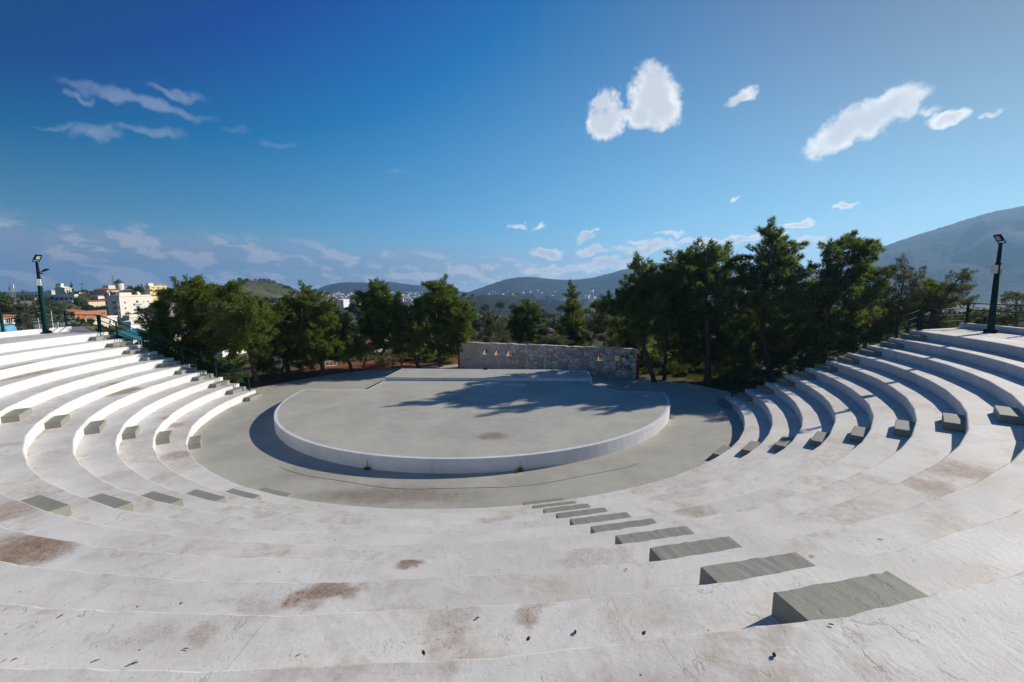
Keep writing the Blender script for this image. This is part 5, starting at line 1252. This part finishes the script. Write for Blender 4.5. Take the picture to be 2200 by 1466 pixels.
# ------------------------------------------------------------------ camera, sun, sky
cd = bpy.data.cameras.new('camera'); cam = bpy.data.objects.new('camera', cd); COL.objects.link(cam)
cam.matrix_world = Matrix.Translation((0, 0, H)) @ (Matrix.Rotation(math.pi/2-PITCH, 4, 'X') @ Matrix.Rotation(ROLL, 4, 'Z'))
cd.sensor_width = 36; cd.lens = F/2200*36; cd.clip_end = 30000; cd.clip_start = .05
SC.camera = cam
sl = bpy.data.lights.new('sun', 'SUN'); so = bpy.data.objects.new('sun', sl); COL.objects.link(so)
sl.energy = 5.0; sl.angle = R_(.55); sl.color = (1, .925, .805)
sd = Vector((math.cos(R_(SUN_EL))*math.cos(R_(SUN_AZ)), math.cos(R_(SUN_EL))*math.sin(R_(SUN_AZ)), math.sin(R_(SUN_EL))))
so.rotation_euler = sd.to_track_quat('Z', 'Y').to_euler(); so.location = (20, 10, 30)
def make_world():
    w = bpy.data.worlds.new('World'); SC.world = w; w.use_nodes = True
    n = NT_(w.node_tree); bg = n.t.nodes['Background']
    sky = n.n('ShaderNodeTexSky', None, sky_type='NISHITA', sun_disc=False, sun_elevation=R_(SUN_EL), sun_rotation=R_(90-SUN_AZ), altitude=1500, dust_density=0, air_density=1.0, ozone_density=10)
    D = n.n('ShaderNodeVectorMath', {0: n.n('ShaderNodeTexCoord').outputs['Generated']}, operation='NORMALIZE').outputs[0]
    sep = n.n('ShaderNodeSeparateXYZ', {0: D}); X, Y, Z = sep.outputs
    # deep clear air overhead, pale and bright towards the sun and the horizon
    dot = n.n('ShaderNodeVectorMath', {0: D, 1: tuple(sd)}, operation='DOT_PRODUCT').outputs['Value']
    hd = n.math('MULTIPLY_ADD', dot, .5, .5); g = n.math('POWER', hd, 1.5); g5 = n.math('POWER', hd, 5.0)
    low = n.math('POWER', n.math('SUBTRACT', 1.0, n.math('MAXIMUM', Z, 0.0)), 2.0)
    def vm(op, a, b): return n.n('ShaderNodeVectorMath', {0: a, 1: b}, operation=op).outputs[0]
    def sc(v, f): return n.n('ShaderNodeVectorMath', {0: v, 3: f}, operation='SCALE').outputs[0]
    base = vm('MULTIPLY', sky.outputs[0], (.937, .75, .493))
    base = vm('ADD', base, sc((1.22, 6.49, 12.66), g))
    base = vm('ADD', base, sc((1.39, -2.90, -9.04), g5))
    base = vm('ADD', base, sc((2.37, 4.73, 4.88), low))
    base = vm('MAXIMUM', vm('ADD', base, (-2.23, -4.28, -4.69)), (.03, .60, 1.9))
    # clouds: every cloud is a patch of sky at a fixed bearing and height
    warp = n.n('ShaderNodeVectorMath', {0: n.noise(D, 9, 2, .62, out=1), 1: (.5, .5, .5)}, operation='SUBTRACT').outputs[0]
    warp2 = n.n('ShaderNodeVectorMath', {0: n.noise(D, 34, 2, .65, out=1), 1: (.5, .5, .5)}, operation='SUBTRACT').outputs[0]
    P = n.n('ShaderNodeVectorMath', {0: n.n('ShaderNodeVectorMath', {0: warp, 3: .05}, operation='SCALE').outputs[0], 1: D}, operation='ADD').outputs[0]
    P = n.n('ShaderNodeVectorMath', {0: n.n('ShaderNodeVectorMath', {0: warp2, 3: .030}, operation='SCALE').outputs[0], 1: P}, operation='ADD').outputs[0]
    def cloud_set(lst):
        acc = None
        for (u, v, ru, rv, rot, wgt) in lst:
            d = ray(u, v); L = np.linalg.norm(d); d = Vector(d/L)
            s = 1/(F*L)
            right = d.cross(Vector((0, 0, 1))).normalized(); up = right.cross(d)
            a = R_(rot); e1 = right*math.cos(a)+up*math.sin(a); e2 = -right*math.sin(a)+up*math.cos(a)
            k1, k2 = e1/(ru*s*1.10), e2/(rv*s*1.10)
            p = n.n('ShaderNodeVectorMath', {0: P, 1: tuple(k1)}, operation='DOT_PRODUCT').outputs['Value']
            q = n.n('ShaderNodeVectorMath', {0: P, 1: tuple(k2)}, operation='DOT_PRODUCT').outputs['Value']
            x = n.math('MULTIPLY_ADD', n.math('MULTIPLY_ADD', p, p, n.math('MULTIPLY', q, q)), -.6*wgt, .6*wgt)
            acc = x if acc is None else n.n('ShaderNodeMath', {0: acc, 1: x, 2: .12}, operation='SMOOTH_MAX').outputs[0]
        return acc
    fb = n.noise(D, 44, 5, .66); fb2 = n.noise(D, 15, 2, .6)
    wob = n.math('MULTIPLY_ADD', n.math('SUBTRACT', fb, .5), .8, n.math('MULTIPLY', n.math('SUBTRACT', fb2, .5), .5))
    cum = [(1403, 205, 50, 62, 0, 1), (1418, 235, 40, 45, 0, 1), (1375, 250, 28, 28, 0, .9), (1297, 262, 36, 42, 0, 1), (1300, 222, 22, 26, 0, .9), (1340, 250, 20, 12, 0, .5),
           (1590, 208, 26, 15, 10, .8), (1800, 290, 62, 34, 28, 1), (1880, 245, 75, 36, 10, 1), (1850, 262, 60, 36, 15, 1), (1935, 240, 30, 22, 0, .7), (2040, 248, 34, 15, 8, .85), (1993, 240, 16, 8, 20, .5), (2132, 240, 10, 9, 0, .5),
           (1815, 447, 22, 7, 3, .9), (1575, 427, 9, 8, 0, .55), (1712, 482, 30, 8, 5, .9), (1745, 522, 30, 9, 0, .7), (1560, 517, 110, 8, 1, .9), (1170, 541, 32, 11, -2, .95), (1262, 512, 18, 9, 0, .8), (1265, 500, 22, 5, 0, .6),
           (1275, 540, 34, 9, 0, .8), (1390, 535, 62, 11, 3, .9), (1370, 519, 30, 5, 0, .6), (1300, 568, 70, 13, 3, .9), (1190, 575, 75, 10, 0, .8), (1115, 485, 22, 5, 0, .5), (1160, 485, 14, 5, 0, .5), (1440, 507, 30, 6, 0, .5)]
    cs_ = cloud_set(cum); cd_ = n.math('ADD', cs_, wob)
    ca = n.ramp(cd_, -.16, .48)
    core = n.ramp(n.math('ADD', cs_, n.math('MULTIPLY', n.math('SUBTRACT', n.noise(D, 18, 1, .5), .5), .45)), .18, .55)
    ccol = n.mix(n.math('MULTIPLY', core, .85), (10.2, 10.2, 10.2), (5.9, 6.5, 7.4))
    # thin lilac shreds high on the left
    shred = [(205, 283, 44, 18, 0, 1), (325, 287, 68, 11, 2, .9), (300, 220, 130, 13, -4, .9), (175, 209, 26, 8, 0, .8), (385, 206, 45, 8, -8, .7), (125, 265, 30, 7, 5, .55), (505, 282, 24, 8, 0, .4), (590, 312, 30, 6, 0, .4), (845, 372, 24, 7, 0, .35), (1400, 432, 18, 6, 0, .4),
             (935, 537, 110, 8, -2, .75), (405, 509, 48, 7, -2, .7), (620, 514, 60, 5, -3, .55)]
    sd_ = n.math('ADD', cloud_set(shred), n.math('MULTIPLY', wob, .9))
    sa = n.math('MULTIPLY', n.ramp(sd_, -.15, .75), .60)
    # low bank of strato-cumulus along the left horizon
    az = n.n('ShaderNodeMath', {0: X, 1: Y}, operation='ARCTAN2').outputs[0]
    el = n.n('ShaderNodeMath', {0: Z}, operation='ARCSINE').outputs[0]
    q = n.n('ShaderNodeCombineXYZ', {0: n.math('MULTIPLY', az, 9.0), 1: n.math('MULTIPLY', n.math('MULTIPLY_ADD', az, .085, el), 21.0), 2: 0}).outputs[0]
    bn = n.noise(q, 1.35, 6, .64)
    top = n.ramp(az, -.95, .30, .118, .070)
    env = n.math('MULTIPLY', n.ramp(n.math('SUBTRACT', top, el), -.028, .035), n.ramp(el, -.02, .02))
    env = n.math('MULTIPLY', env, n.ramp(az, .55, -.15, .25, 1))
    bd = n.math('ADD', bn, n.math('MULTIPLY_ADD', env, .36, -.33))
    ba = n.math('MULTIPLY', n.math('MULTIPLY', n.ramp(bd, .30, .52), env), .95)
    bn2 = n.noise(n.mapping(q, (0, .35, 0)), 1.25, 5, .60)
    lit = n.ramp(n.math('SUBTRACT', bn, bn2), -.02, .10)
    warmth = n.ramp(az, -.6, .5)
    bcol = n.mix(lit, n.mix(warmth, (2.6, 3.8, 5.6), (5.5, 7.0, 8.4)), n.mix(warmth, (5.0, 5.6, 6.8), (9.5, 9.7, 9.9)))
    # haze low over the horizon
    hz = n.math('MULTIPLY', n.ramp(el, .15, -.01), .62)
    hcol = n.mix(n.ramp(az, -.9, .9), (2.6, 4.0, 5.8), (6.4, 7.8, 9.0))
    col = n.mix(hz, base, hcol)
    col = n.mix(ba, col, bcol)
    col = n.mix(sa, col, (3.2, 4.2, 6.0))
    col = n.mix(ca, col, ccol)
    n.t.links.new(col, bg.inputs[0]); bg.inputs[1].default_value = .09
make_world()
SC.world.cycles.sampling_method = 'MANUAL'; SC.world.cycles.sample_map_resolution = 512
SC.view_settings.view_transform = 'Standard'; SC.view_settings.look = 'None'; SC.view_settings.exposure = .15; SC.view_settings.gamma = 1
SC.cycles.max_bounces = 8; SC.cycles.transparent_max_bounces = 12; SC.cycles.use_denoising = True
